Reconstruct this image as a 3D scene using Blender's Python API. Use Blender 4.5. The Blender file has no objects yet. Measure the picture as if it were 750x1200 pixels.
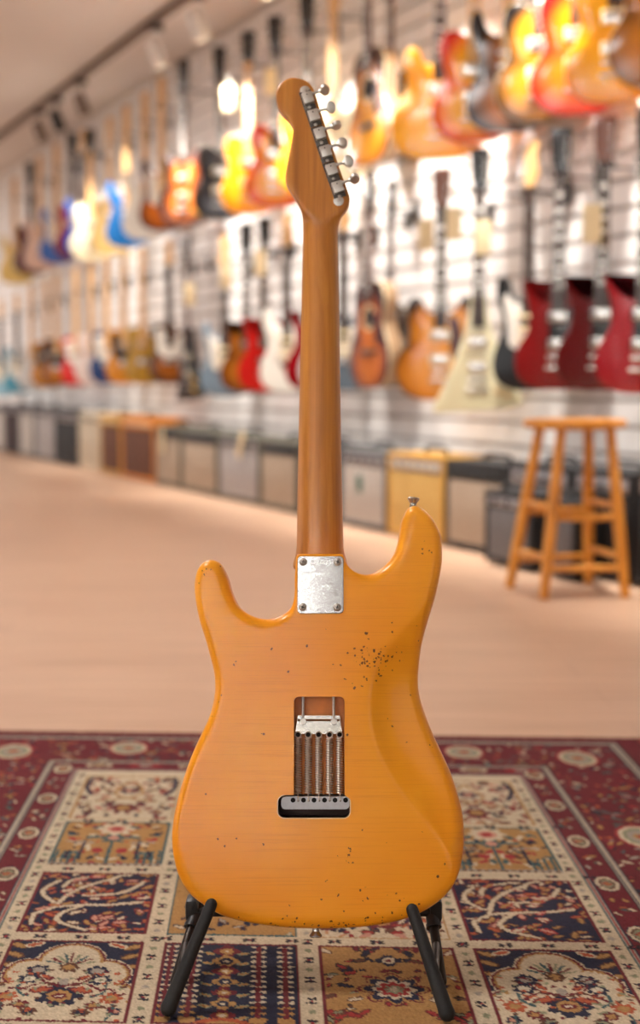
import bpy, bmesh, math, random
import numpy as np
from mathutils import Vector, Matrix
from mathutils.geometry import delaunay_2d_cdt

random.seed(7)
rng = np.random.default_rng(7)
scene = bpy.context.scene
C = scene.collection

# ------------------------------------------------------------------ camera
FPX = 1562.0; CAM_H = 0.665; HORIZON = 446.0
PITCH = math.atan((600 - HORIZON) / FPX)
CAM = Vector((0, 0, CAM_H))
FW = Vector((0, math.cos(PITCH), -math.sin(PITCH)))
UPV = Vector((0, math.sin(PITCH), math.cos(PITCH)))
cam_d = bpy.data.cameras.new('camera'); cam = bpy.data.objects.new('camera', cam_d); C.objects.link(cam)
cam.location = CAM; cam.rotation_euler = (math.pi/2 - PITCH, 0, 0)
cam_d.sensor_fit = 'AUTO'; cam_d.sensor_width = 36.0; cam_d.lens = FPX / 1200 * 36.0
cam_d.dof.use_dof = True; cam_d.dof.focus_distance = 1.435; cam_d.dof.aperture_fstop = 2.9
cam_d.clip_end = 100
scene.camera = cam

# ------------------------------------------------------------------ world, exposure
w = bpy.data.worlds.new('World'); scene.world = w; w.use_nodes = True
bg = w.node_tree.nodes['Background']; bg.inputs[0].default_value = (1.0, 0.97, 0.94, 1); bg.inputs[1].default_value = 0.62
scene.view_settings.view_transform = 'Standard'; scene.view_settings.look = 'None'
scene.view_settings.exposure = 1.05; scene.view_settings.gamma = 1.0
scene.view_settings.use_curve_mapping = False

# ------------------------------------------------------------------ pixel helpers
def ray(px, py):
    return FW + Vector((1, 0, 0)) * ((px - 375) / FPX) + UPV * ((600 - py) / FPX)
def on_plane(px, py, P, N):
    d = ray(px, py); return CAM + d * ((P - CAM).dot(N) / d.dot(N))
def on_ground(px, py, z=0.0):
    return on_plane(px, py, Vector((0, 0, z)), Vector((0, 0, 1)))

# wall frame: along = direction away from the camera along the guitar wall, nrm = out of the wall into the room
A1 = on_ground(350, 604); A2 = on_ground(20, 533)
ALONG = (A2 - A1).normalized()
NRM = Vector((-ALONG.y, ALONG.x, 0))
if NRM.dot(CAM - A1) < 0: NRM = -NRM
AMP_P = A1.copy()                       # point on the line of amplifier fronts
WALL_P = AMP_P - NRM * 0.36             # point on the wall surface
CEIL_Z = 2.78
WALL_YAW = math.atan2(-NRM.y, -NRM.x) - math.pi/2    # local -y axis -> NRM
# track rail parallel to the wall
TRK = on_plane(95, 90, Vector((0, 0, CEIL_Z - 0.03)), Vector((0, 0, 1)))

# ------------------------------------------------------------------ added area lights: panels behind the camera, fills under the ceiling
def area(name, loc, size, power, col=(1, .965, .93), rot=(0, 0, 0), sy=None):
    l = bpy.data.lights.new(name, 'AREA'); l.energy = power; l.color = col; l.size = size
    if sy: l.shape = 'RECTANGLE'; l.size_y = sy
    o = bpy.data.objects.new(name, l); C.objects.link(o); o.location = loc; o.rotation_euler = rot; return o
# key lights added behind the camera, set in invented window openings
WIN_Y = -2.9
ADDED_WINS = [(-1.80, -0.035), (-4.4, -2.3), (1.4, 3.2)]
for i_, (xa, xb) in enumerate(ADDED_WINS):
    area('window_daylight', ((xa+xb)/2, WIN_Y+.02, 1.62), xb-xa, (225, 330, 10)[i_], (1, .955, .90), (math.pi/2, 0, math.pi), 1.75)
area('ceiling_lamp_light', (-1.5, 1.6, CEIL_Z-.05), 0.6, 22)  # soft fill lights added below the ceiling, without any fixture
area('ceiling_lamp_light', (-1.2, 4.2, CEIL_Z-.05), 0.9, 20)
area('ceiling_lamp_light', (-3.2, 8.0, CEIL_Z-.05), 0.9, 26)
area('ceiling_lamp_light', (-6.0, 12.5, CEIL_Z-.05), 0.9, 90)

# ------------------------------------------------------------------ materials
def lin(c):
    return tuple(((v/255)/12.92 if v/255 <= .04045 else (((v/255)+.055)/1.055)**2.4) for v in c)
MATS = {}
def mat(name, rgb, rough=.5, metal=0., coat=0., spec=.5, emit=None, noise=None, trans=0.):
    if name in MATS: return MATS[name]
    m = bpy.data.materials.new(name); m.use_nodes = True
    nt = m.node_tree; b = nt.nodes['Principled BSDF']; c = lin(rgb)
    b.inputs['Base Color'].default_value = (*c, 1); b.inputs['Roughness'].default_value = rough
    b.inputs['Metallic'].default_value = metal; b.inputs['Coat Weight'].default_value = coat
    b.inputs['Coat Roughness'].default_value = .08
    b.inputs['Specular IOR Level'].default_value = spec
    if trans: b.inputs['Transmission Weight'].default_value = trans
    if emit: b.inputs['Emission Color'].default_value = (*lin(rgb), 1); b.inputs['Emission Strength'].default_value = emit
    if noise:
        sc, amt = noise
        tc = nt.nodes.new('ShaderNodeTexCoord'); n = nt.nodes.new('ShaderNodeTexNoise'); n.inputs['Scale'].default_value = sc
        n.inputs['Detail'].default_value = 6
        mr = nt.nodes.new('ShaderNodeMapRange'); mr.inputs['From Min'].default_value = .3; mr.inputs['From Max'].default_value = .7
        mr.inputs['To Min'].default_value = 1-amt; mr.inputs['To Max'].default_value = 1+amt
        mx = nt.nodes.new('ShaderNodeVectorMath'); mx.operation = 'SCALE'; mx.inputs[0].default_value = c
        nt.links.new(tc.outputs['Object'], n.inputs['Vector']); nt.links.new(n.outputs['Fac'], mr.inputs['Value'])
        nt.links.new(mr.outputs[0], mx.inputs['Scale']); nt.links.new(mx.outputs[0], b.inputs['Base Color'])
        bp = nt.nodes.new('ShaderNodeBump'); bp.inputs['Strength'].default_value = .15; bp.inputs['Distance'].default_value = .002
        nt.links.new(n.outputs['Fac'], bp.inputs['Height']); nt.links.new(bp.outputs[0], b.inputs['Normal'])
    MATS[name] = m; return m

class NT:
    """small helper for building node trees"""
    def __init__(s, name, rough=.4, coat=0., metal=0.):
        s.m = bpy.data.materials.new(name); s.m.use_nodes = True; s.t = s.m.node_tree; s.b = s.t.nodes['Principled BSDF']
        s.b.inputs['Roughness'].default_value = rough; s.b.inputs['Coat Weight'].default_value = coat
        s.b.inputs['Coat Roughness'].default_value = .07; s.b.inputs['Metallic'].default_value = metal
        MATS[name] = s.m
    def n(s, typ, **kw):
        nd = s.t.nodes.new(typ)
        for k, v in kw.items():
            if k.startswith('i_'):
                key = k[2:]; key = int(key) if key.isdigit() else key.replace('_', ' ')
                if hasattr(v, 'is_output') or isinstance(v, bpy.types.NodeSocket): s.t.links.new(v, nd.inputs[key])
                else: nd.inputs[key].default_value = v
            else: setattr(nd, k, v)
        return nd
    def link(s, a, b): s.t.links.new(a, b)
    def coord(s, scale=(1, 1, 1), loc=(0, 0, 0), rot=(0, 0, 0)):
        tc = s.n('ShaderNodeTexCoord'); mp = s.n('ShaderNodeMapping')
        mp.inputs['Scale'].default_value = scale; mp.inputs['Location'].default_value = loc; mp.inputs['Rotation'].default_value = rot
        s.link(tc.outputs['Object'], mp.inputs['Vector']); return mp.outputs[0]
    def noise(s, vec, scale, detail=4, rough=.5, dist=0.):
        return s.n('ShaderNodeTexNoise', i_Vector=vec, i_Scale=scale, i_Detail=detail, i_Roughness=rough, i_Distortion=dist).outputs['Fac']
    def ramp(s, fac, stops):
        r = s.n('ShaderNodeValToRGB'); e = r.color_ramp.elements
        while len(e) < len(stops): e.new(.5)
        for el, (p, c) in zip(e, stops):
            el.position = p; el.color = (*c, 1)
        s.link(fac, r.inputs[0]); return r.outputs[0]
    def mix(s, fac, a, b, blend='MIX'):
        nd = s.n('ShaderNodeMix', data_type='RGBA', blend_type=blend)
        for v, i in ((fac, 0), (a, 6), (b, 7)):
            if isinstance(v, bpy.types.NodeSocket): s.link(v, nd.inputs[i])
            else: nd.inputs[i].default_value = (*v, 1) if isinstance(v, tuple) and len(v) == 3 else v
        return nd.outputs[2]
    def math(s, op, a, b=None, c=None, clamp=False):
        nd = s.n('ShaderNodeMath', operation=op, use_clamp=clamp)
        for i, v in enumerate((a, b, c)):
            if v is None: continue
            if isinstance(v, bpy.types.NodeSocket): s.link(v, nd.inputs[i])
            else: nd.inputs[i].default_value = v
        return nd.outputs[0]
    def base(s, sock): s.link(sock, s.b.inputs['Base Color'])
    def bump(s, h, strength=.2, dist=.001):
        bp = s.n('ShaderNodeBump', i_Strength=strength, i_Distance=dist, i_Height=h); s.link(bp.outputs[0], s.b.inputs['Normal'])

# ------------------------------------------------------------------ mesh helpers
class MB:
    def __init__(s): s.v = []; s.f = []; s.smooth = []
    def add(s, vs, fs, smooth=False):
        o = len(s.v); s.v += [tuple(p) for p in vs]; s.f += [tuple(i+o for i in f) for f in fs]; s.smooth += [smooth]*len(fs); return s
    def box(s, c, d, bev=0., rot=None):
        cx, cy, cz = c; hx, hy, hz = d[0]/2, d[1]/2, d[2]/2
        if bev <= 0:
            vs = [(x*hx, y*hy, z*hz) for x in (-1, 1) for y in (-1, 1) for z in (-1, 1)]
            fs = [(0, 1, 3, 2), (4, 6, 7, 5), (0, 4, 5, 1), (2, 3, 7, 6), (0, 2, 6, 4), (1, 5, 7, 3)]
        else:
            bm = bmesh.new(); bmesh.ops.create_cube(bm, size=1); bmesh.ops.scale(bm, vec=(d[0], d[1], d[2]), verts=bm.verts)
            bmesh.ops.bevel(bm, geom=list(bm.edges), offset=bev, segments=2, affect='EDGES', profile=.6)
            bm.verts.index_update(); vs = [tuple(v.co) for v in bm.verts]; fs = [tuple(v.index for v in f.verts) for f in bm.faces]; bm.free()
        if rot is not None: vs = [tuple(rot @ Vector(v)) for v in vs]
        return s.add([(x+cx, y+cy, z+cz) for x, y, z in vs], fs, bev > 0)
    def tube(s, pts, r, n=10, cap=True, round_end=False):
        pts = [Vector(p) for p in pts]; rs = r if isinstance(r, (list, tuple)) else [r]*len(pts)
        if round_end:
            def ends(p, d, r0):
                return [(p + d*r0*math.sin(a), r0*math.cos(a)) for a in (math.radians(30), math.radians(60), math.radians(82))]
            d1 = (pts[-1]-pts[-2]).normalized(); d0 = (pts[0]-pts[1]).normalized()
            e1 = ends(pts[-1], d1, rs[-1]); e0 = ends(pts[0], d0, rs[0])[::-1]
            pts, rs = [p for p, _ in e0]+pts+[p for p, _ in e1], [q for _, q in e0]+list(rs)+[q for _, q in e1]
        vs = []; prev = None
        for i, p in enumerate(pts):
            t = (pts[min(i+1, len(pts)-1)] - pts[max(i-1, 0)]).normalized()
            if prev is None:
                a = Vector((0, 0, 1)) if abs(t.z) < .9 else Vector((1, 0, 0))
                u = t.cross(a).normalized()
            else: u = (prev - t*prev.dot(t)).normalized()
            prev = u; v = t.cross(u)
            vs += [p + (u*math.cos(2*math.pi*k/n) + v*math.sin(2*math.pi*k/n))*rs[i] for k in range(n)]
        fs = [(i*n+k, i*n+(k+1) % n, (i+1)*n+(k+1) % n, (i+1)*n+k) for i in range(len(pts)-1) for k in range(n)]
        if cap: fs += [tuple(range(n))[::-1], tuple((len(pts)-1)*n+k for k in range(n))]
        return s.add(vs, fs, True)
    def lathe(s, prof, n=20, c=(0, 0, 0), axis='z', rot=None):
        vs = []
        for r, z in prof:
            for k in range(n):
                a = 2*math.pi*k/n; x, y = r*math.cos(a), r*math.sin(a)
                p = Vector((x, y, z)) if axis == 'z' else (Vector((x, z, y)) if axis == 'y' else Vector((z, x, y)))
                if rot is not None: p = rot @ p
                vs.append((p.x+c[0], p.y+c[1], p.z+c[2]))
        m = len(prof)
        fs = [(i*n+k, i*n+(k+1) % n, (i+1)*n+(k+1) % n, (i+1)*n+k) for i in range(m-1) for k in range(n)]
        fs += [tuple(range(n))[::-1], tuple((m-1)*n+k for k in range(n))]
        return s.add(vs, fs, True)
    def mesh(s, name):
        me = bpy.data.meshes.new(name); me.from_pydata(s.v, [], s.f)
        bm = bmesh.new(); bm.from_mesh(me); bmesh.ops.recalc_face_normals(bm, faces=bm.faces); bm.to_mesh(me); bm.free()
        me.polygons.foreach_set('use_smooth', s.smooth if len(s.smooth) == len(me.polygons) else [False]*len(me.polygons))
        if any(s.smooth):
            try: me.set_sharp_from_angle(angle=math.radians(42))
            except Exception: pass
        return me
    def build(s, name, m, parent=None): return obj(name, s.mesh(name), m, parent)

def obj(name, me, m=None, parent=None):
    o = bpy.data.objects.new(name, me); C.objects.link(o)
    if m is not None:
        if len(me.materials) == 0: me.materials.append(m)
        elif me.materials[0] is not m:
            o.material_slots[0].link = 'OBJECT'; o.material_slots[0].material = m
    if parent is not None: o.parent = parent
    return o
def tag(o, label, cat, group=None):
    o['label'] = label; o['category'] = cat
    if group: o['group'] = group
    return o
def thing(name, label, cat, loc=(0, 0, 0), rz=0., group=None):
    o = bpy.data.objects.new(name, None); C.objects.link(o); o.empty_display_size = .05
    o.location = loc; o.rotation_euler = (0, 0, rz); return tag(o, label, cat, group)
def struct(o): o['kind'] = 'structure'; return o

def spline(pts, n=8, closed=True):
    P = [Vector((p[0], p[1], 0)) for p in pts]; out = []; N = len(P)
    rngi = range(N if closed else N-1)
    for i in rngi:
        p0 = P[(i-1) % N] if closed or i > 0 else P[i]; p1 = P[i]; p2 = P[(i+1) % N]
        p3 = P[(i+2) % N] if closed or i+2 < N else P[i+1]
        for k in range(n):
            t = k/n
            q = .5*((2*p1) + (p2-p0)*t + (2*p0-5*p1+4*p2-p3)*t*t + (3*p1-p0-3*p2+p3)*t**3)
            out.append((q.x, q.y))
    return out
def resample(poly, n):
    a = np.array(poly); b = np.vstack([a, a[:1]]); d = np.r_[0, np.cumsum(np.hypot(*np.diff(b, axis=0).T))]
    s = np.linspace(0, d[-1], n, endpoint=False)
    return np.c_[np.interp(s, d, b[:, 0]), np.interp(s, d, b[:, 1])]
def normals2(a, k=1):
    t = np.roll(a, -k, 0) - np.roll(a, k, 0); t /= np.linalg.norm(t, axis=1)[:, None]
    n = np.c_[t[:, 1], -t[:, 0]]
    area2 = np.sum(a[:, 0]*np.roll(a[:, 1], -1) - np.roll(a[:, 0], -1)*a[:, 1])
    return -n if area2 > 0 else n        # inward
def inside(poly, x, y):
    poly = np.asarray(poly); x = np.asarray(x); y = np.asarray(y); r = np.zeros(x.shape, bool)
    j = len(poly)-1
    for i in range(len(poly)):
        xi, yi = poly[i]; xj, yj = poly[j]
        c = ((yi > y) != (yj > y)) & (x < (xj-xi)*(y-yi)/((yj-yi) or 1e-12)+xi)
        r ^= c; j = i
    return r
def dist_poly(poly, x, y):
    a = np.asarray(poly); b = np.roll(a, -1, 0); best = np.full(np.shape(x), 1e9)
    for (ax, ay), (bx, by) in zip(a, b):
        dx, dy = bx-ax, by-ay; L = dx*dx+dy*dy or 1e-12
        t = np.clip(((x-ax)*dx+(y-ay)*dy)/L, 0, 1)
        best = np.minimum(best, np.hypot(x-ax-t*dx, y-ay-t*dy))
    return best
def rrect(x0, x1, y0, y1, r, n=5):
    pts = []
    for cx, cy, a0 in ((x1-r, y1-r, 0), (x0+r, y1-r, 90), (x0+r, y0+r, 180), (x1-r, y0+r, 270)):
        for k in range(n+1):
            a = math.radians(a0 + 90*k/n); pts.append((cx+r*math.cos(a), cy+r*math.sin(a)))
    return pts

# ================================================================== THE ROOM
WY = 30.0
# floor
nt = NT('floor_wood', rough=.42)
vec = nt.coord(rot=(0, 0, math.atan2(ALONG.y, ALONG.x) + math.radians(62)))
br = nt.n('ShaderNodeTexBrick', i_Vector=vec, i_Scale=1.0)
br.inputs['Color1'].default_value = (*lin((202, 166, 139)), 1); br.inputs['Color2'].default_value = (*lin((187, 151, 125)), 1)
br.inputs['Mortar'].default_value = (*lin((150, 110, 88)), 1)
br.inputs['Mortar Size'].default_value = .0015; br.inputs['Brick Width'].default_value = 1.4; br.inputs['Row Height'].default_value = .14
vec2 = nt.coord(scale=(1.2, 14, 1), rot=(0, 0, math.atan2(ALONG.y, ALONG.x) + math.radians(62)))
g = nt.noise(vec2, 2.5, 6)
nt.base(nt.mix(.55, br.outputs['Color'], nt.ramp(g, [(.3, lin((179, 143, 116))), (.7, lin((209, 175, 148)))])))
floor = MB().add([(-14, -3, 0), (8, -3, 0), (8, 24, 0), (-14, 24, 0), (-14, -3, -.1), (8, -3, -.1), (8, 24, -.1), (-14, 24, -.1)],
                 [(0, 1, 2, 3), (7, 6, 5, 4), (0, 4, 5, 1), (1, 5, 6, 2), (2, 6, 7, 3), (3, 7, 4, 0)]).build('floor', nt.m)
struct(floor)
ceil = MB().box((-3, 10.5, CEIL_Z+.05), (22, 27, .1)).build('ceiling', mat('ceiling_paint', (216, 210, 206), .8, noise=(.8, .03)))
struct(ceil)
# slat wall: backing + one board per slat
M_slat = mat('slat_white', (238, 235, 232), .32, noise=(3, .03)); M_groove = mat('groove_grey', (186, 178, 172), .5)
wall = thing('wall_right', 'white slat wall', 'wall'); del wall['label'], wall['category']
bpy.data.objects.remove(wall)
wb = MB().box((0, .06, CEIL_Z/2), (26, .1, CEIL_Z)).build('wall_right', M_groove)
wb.location = WALL_P + ALONG*4.0; wb.rotation_euler = (0, 0, WALL_YAW); struct(wb)
sl = MB().add([(-13, .01, 0), (13, .01, 0), (13, .01, .088), (-13, .01, .088), (-13, -.012, .004), (13, -.012, .004), (13, -.012, .084), (-13, -.012, .084)],
              [(4, 5, 6, 7), (0, 1, 5, 4), (1, 2, 6, 5), (2, 3, 7, 6), (3, 0, 4, 7), (3, 2, 1, 0)]).mesh('slat')
for i in range(28):
    o = obj('slat', sl, M_slat, wb); o.location = (0, 0, .005 + i*.099)
# end wall at the far side of the shop
ew = MB().box((0, .05, CEIL_Z/2), (14, .1, CEIL_Z)).build('wall_back', mat('wall_back_paint', (205, 208, 222), .7))
E0 = WALL_P + ALONG*12.4
ew.location = E0 + NRM*6.9; ew.rotation_euler = (0, 0, math.atan2(ALONG.y, ALONG.x) - math.pi/2); struct(ew)
for z, nm in ((0, 'baseboard_right'),):
    b = MB().box((0, -.02, .05), (26, .012, .1)).build(nm, mat('baseboard_dark', (70, 60, 55), .5))
    b.location = WALL_P + ALONG*4.0; b.rotation_euler = (0, 0, WALL_YAW); struct(b)

# unseen front wall with windows, added behind the camera to light the guitar
xs_ = sorted(ADDED_WINS); M_plas = mat('plaster', (132, 122, 114), .8, noise=(1.5, .03)); mb = MB(); x_ = -14
for xa, xb in xs_ + [(8, 8)]:
    mb.box(((x_+xa)/2, WIN_Y-.06, CEIL_Z/2), (xa-x_, .1, CEIL_Z)); x_ = xb
for xa, xb in xs_:
    mb.box(((xa+xb)/2, WIN_Y-.06, .36), (xb-xa, .1, .72)); mb.box(((xa+xb)/2, WIN_Y-.06, (2.52+CEIL_Z)/2), (xb-xa, .1, CEIL_Z-2.52))
struct(mb.build('wall_front', M_plas))
M_pane = mat('window_glass', (240, 246, 250), .05, trans=1.0); M_wf = mat('window_frame_grey', (90, 88, 86), .5)
for k_, (xa, xb) in enumerate(xs_):
    mb = MB(); cx_ = (xa+xb)/2
    for z_ in (.74, 2.50): mb.box((cx_, WIN_Y-.06, z_), (xb-xa, .06, .05))
    for x_ in (xa+.025, xb-.025): mb.box((x_, WIN_Y-.06, 1.62), (.05, .06, 1.80))
    wo = struct(mb.build('window_%d' % (k_+1), M_wf)); MB().box((cx_, WIN_Y-.06, 1.62), (xb-xa-.1, .008, 1.72)).build('pane', M_pane, wo)
# ceiling track and its spotlights
M_track = mat('track_brown', (120, 104, 94), .5, .2); M_white = mat('spot_white', (225, 222, 218), .35); M_dk = mat('dark_plastic', (38, 36, 36), .45)
trk = thing('ceiling_track', 'long brown light track fixed under the ceiling, parallel to the guitar wall', 'light track', TRK, WALL_YAW)
MB().box((0, 0, 0), (22, .05, .035), .004).build('rail', M_track, trk)
MB().box((0, 0, .02), (22, .03, .02)).build('ceiling_mount', M_track, trk)
bulb_me = MB().lathe([(.0, -.071), (.036, -.071), (.036, -.066), (.0, -.064)], 16).mesh('lamp_face')
M_bulb = mat('lamp_glow', (255, 236, 205), .4, emit=2.5)
def spot(px, py, label, m, power, aim, drop=.16, at=None):
    p0 = at if at is not None else on_plane(px, py, TRK, NRM)
    base = TRK + ALONG*((p0-TRK).dot(ALONG))
    t = thing('track_spotlight', label, 'spotlight', (base.x, base.y, CEIL_Z-.05), 0, 'spotlights on the ceiling track')
    MB().box((0, 0, -.016), (.09, .04, .03), .004).build('adapter', M_dk, t)
    MB().tube([(0, 0, -.03), (0, 0, -drop+.03)], .008).build('stem', m, t)
    d = (aim - (base + Vector((0, 0, -drop)))).normalized()
    q = Vector((0, 0, -1)).rotation_difference(d)
    hd = MB().lathe([(.0, .075), (.03, .075), (.042, .06), (.045, .0), (.047, -.065), (.047, -.08), (.040, -.08), (.038, -.062), (.0, -.06)], 20).build('lamp_head', m, t)
    hd.location = (0, 0, -drop); hd.rotation_mode = 'QUATERNION'; hd.rotation_quaternion = q
    fc = obj('lamp_face', bulb_me, M_bulb, hd)
    l = bpy.data.lights.new('spot_light', 'SPOT'); l.energy = power; l.spot_size = math.radians(70); l.spot_blend = .7; l.shadow_soft_size = .04; l.color = (1, .945, .88)
    lo = bpy.data.objects.new('spot_light', l); C.objects.link(lo); lo.parent = hd; lo.location = (0, 0, -.09)
def wall_at(s, z): return WALL_P + ALONG*s + Vector((0, 0, z))
for px, py, lab, m in ((183, 55, 'large white spotlight hanging from the ceiling track above the white guitar', M_white),
                       (95, 108, 'brown spotlight under the middle of the ceiling track, near a second dark one', M_track),
                       (66, 102, 'small black spotlight fixed close against the ceiling track', M_dk),
                       (47, 140, 'brown spotlight at the far end of the ceiling track', M_track),
                       (232, 18, 'pale spotlight on the ceiling track beside the large white one', M_white)):
    p = on_plane(px, py, TRK, NRM); s = (p-WALL_P).dot(ALONG)
    S_NEAR = s; spot(px, py, lab, m, 105 if m is M_white else 46, wall_at(s, 1.3))
for k, s in enumerate((S_NEAR-.9, S_NEAR-1.9, S_NEAR-2.9, S_NEAR-3.9)):
    b = TRK + ALONG*((WALL_P-TRK).dot(ALONG) + s)
    spot(0, 0, 'white spotlight on the near run of the ceiling track', M_white, 140, wall_at(s-.1, 1.3), at=b)

# ================================================================== RUG (knot by knot colours on a woven mesh)
PAL = {k: np.array(lin(v)) for k, v in dict(red=(108, 34, 44), navy=(32, 38, 62), cream=(203, 186, 158), gold=(172, 130, 78), teal=(62, 92, 96),
       grey=(160, 150, 138), rust=(176, 88, 58), pink=(196, 140, 120), brown=(98, 62, 48), dark=(46, 38, 42), sage=(138, 140, 112), white=(210, 198, 174), rose=(160, 52, 54)).items()}
KN = .002
RW, RL = 1.37, 2.072             # rug width and length
nS, nT = int(RW/KN), int(RL/KN)
img = np.zeros((nT, nS, 3)); img[:] = PAL['red']
SS, TT = np.meshgrid((np.arange(nS)+.5)*KN - RW/2, (np.arange(nT)+.5)*KN)      # t from the far edge towards the camera
class Win:
    """drawing window on the rug in metres, local origin at its centre"""
    def __init__(s, s0, s1, t0, t1):
        s.i0, s.i1 = max(0, int(round((s0+RW/2)/KN))), min(nS, int(round((s1+RW/2)/KN))); s.j0, s.j1 = max(0, int(round(t0/KN))), min(nT, int(round(t1/KN)))
        s.a = img[s.j0:s.j1, s.i0:s.i1]; s.x = SS[s.j0:s.j1, s.i0:s.i1] - (s0+s1)/2; s.y = -(TT[s.j0:s.j1, s.i0:s.i1] - (t0+t1)/2)
        s.w, s.h = s1-s0, t1-t0
        s.jx = s.x + rng.normal(0, .0005, s.x.shape); s.jy = s.y + rng.normal(0, .0005, s.x.shape)
    def fill(s, c): s.a[:] = PAL[c]
    def ell(s, cx, cy, rx, ry, c, ang=0.):
        ca, sa = math.cos(ang), math.sin(ang); dx, dy = s.jx-cx, s.jy-cy
        s.a[((dx*ca+dy*sa)/rx)**2 + ((-dx*sa+dy*ca)/ry)**2 < 1] = PAL[c]
    def flower(s, cx, cy, r, c, c2, n=6, ph=0., lobes=.28):
        dx, dy = s.jx-cx, s.jy-cy; d = np.hypot(dx, dy); a = np.arctan2(dy, dx)
        s.a[d < r*(1-lobes+lobes*np.abs(np.cos(n*a/2+ph))*1.4)] = PAL[c]
        s.a[d < r*.55] = PAL[c2]
    def line(s, pts, wd, c):
        for (ax, ay), (bx, by) in zip(pts[:-1], pts[1:]):
            L = (bx-ax)**2+(by-ay)**2 or 1e-9
            t = np.clip(((s.jx-ax)*(bx-ax)+(s.jy-ay)*(by-ay))/L, 0, 1)
            s.a[np.hypot(s.jx-ax-t*(bx-ax), s.jy-ay-t*(by-ay)) < wd/2] = PAL[c]
    def frame(s, wd, c): s.a[(np.abs(s.x) > s.w/2-wd) | (np.abs(s.y) > s.h/2-wd)] = PAL[c]
    def leaf(s, cx, cy, r, ang, c, o='red'):
        s.ell(cx, cy, r*1.25, r*.62, o, ang); s.ell(cx, cy, r*.95, r*.38, c, ang)
def curve(p0, p1, bend, n=10):
    (ax, ay), (bx, by) = p0, p1; dx, dy = bx-ax, by-ay
    return [(ax+dx*t - dy*bend*math.sin(math.pi*t), ay+dy*t + dx*bend*math.sin(math.pi*t)) for t in np.linspace(0, 1, n)]
R = random.Random(3)
def p_tree(W, m=1):
    W.fill('navy')
    for _ in range(110):
        x, y = R.uniform(-.5, .5)*W.w, R.uniform(-.5, .5)*W.h
        W.leaf(x, y, R.uniform(.005, .010), R.uniform(0, 3.1), R.choice(['gold', 'rust', 'cream', 'pink', 'gold']), R.choice(['red', 'brown', 'red']))
    hw, hh = W.w/2, W.h/2
    tr = [(-.82*m*hw, -.75*hh), (-.85*m*hw, -.45*hh), (-.55*m*hw, -.2*hh), (-.1*m*hw, -.12*hh), (.35*m*hw, -.1*hh), (.8*m*hw, 0)]
    bs = [tr, curve(tr[2], (.15*m*hw, .75*hh), .12*m), curve((-.15*m*hw, .2*hh), (.75*m*hw, .7*hh), -.2*m), curve(tr[3], (.05*m*hw, -.9*hh), -.45*m),
          curve((-.6*m*hw, -.05*hh), (-.65*m*hw, .7*hh), .25*m), curve((-.55*m*hw, .5*hh), (-.1*m*hw, .85*hh), .2*m), curve((.2*m*hw, .7*hh), (.5*m*hw, .95*hh), .2*m)]
    for b in bs: W.line(b, .0085, 'brown')
    for b in bs: W.line(b, .0062, 'cream')
    for _ in range(14): W.leaf(R.uniform(-.9, .9)*hw, R.uniform(-.9, .9)*hh, R.uniform(.006, .010), R.uniform(-.6, .9), R.choice(['cream', 'gold', 'pink']), 'rose')
    W.frame(.004, 'red')
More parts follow.
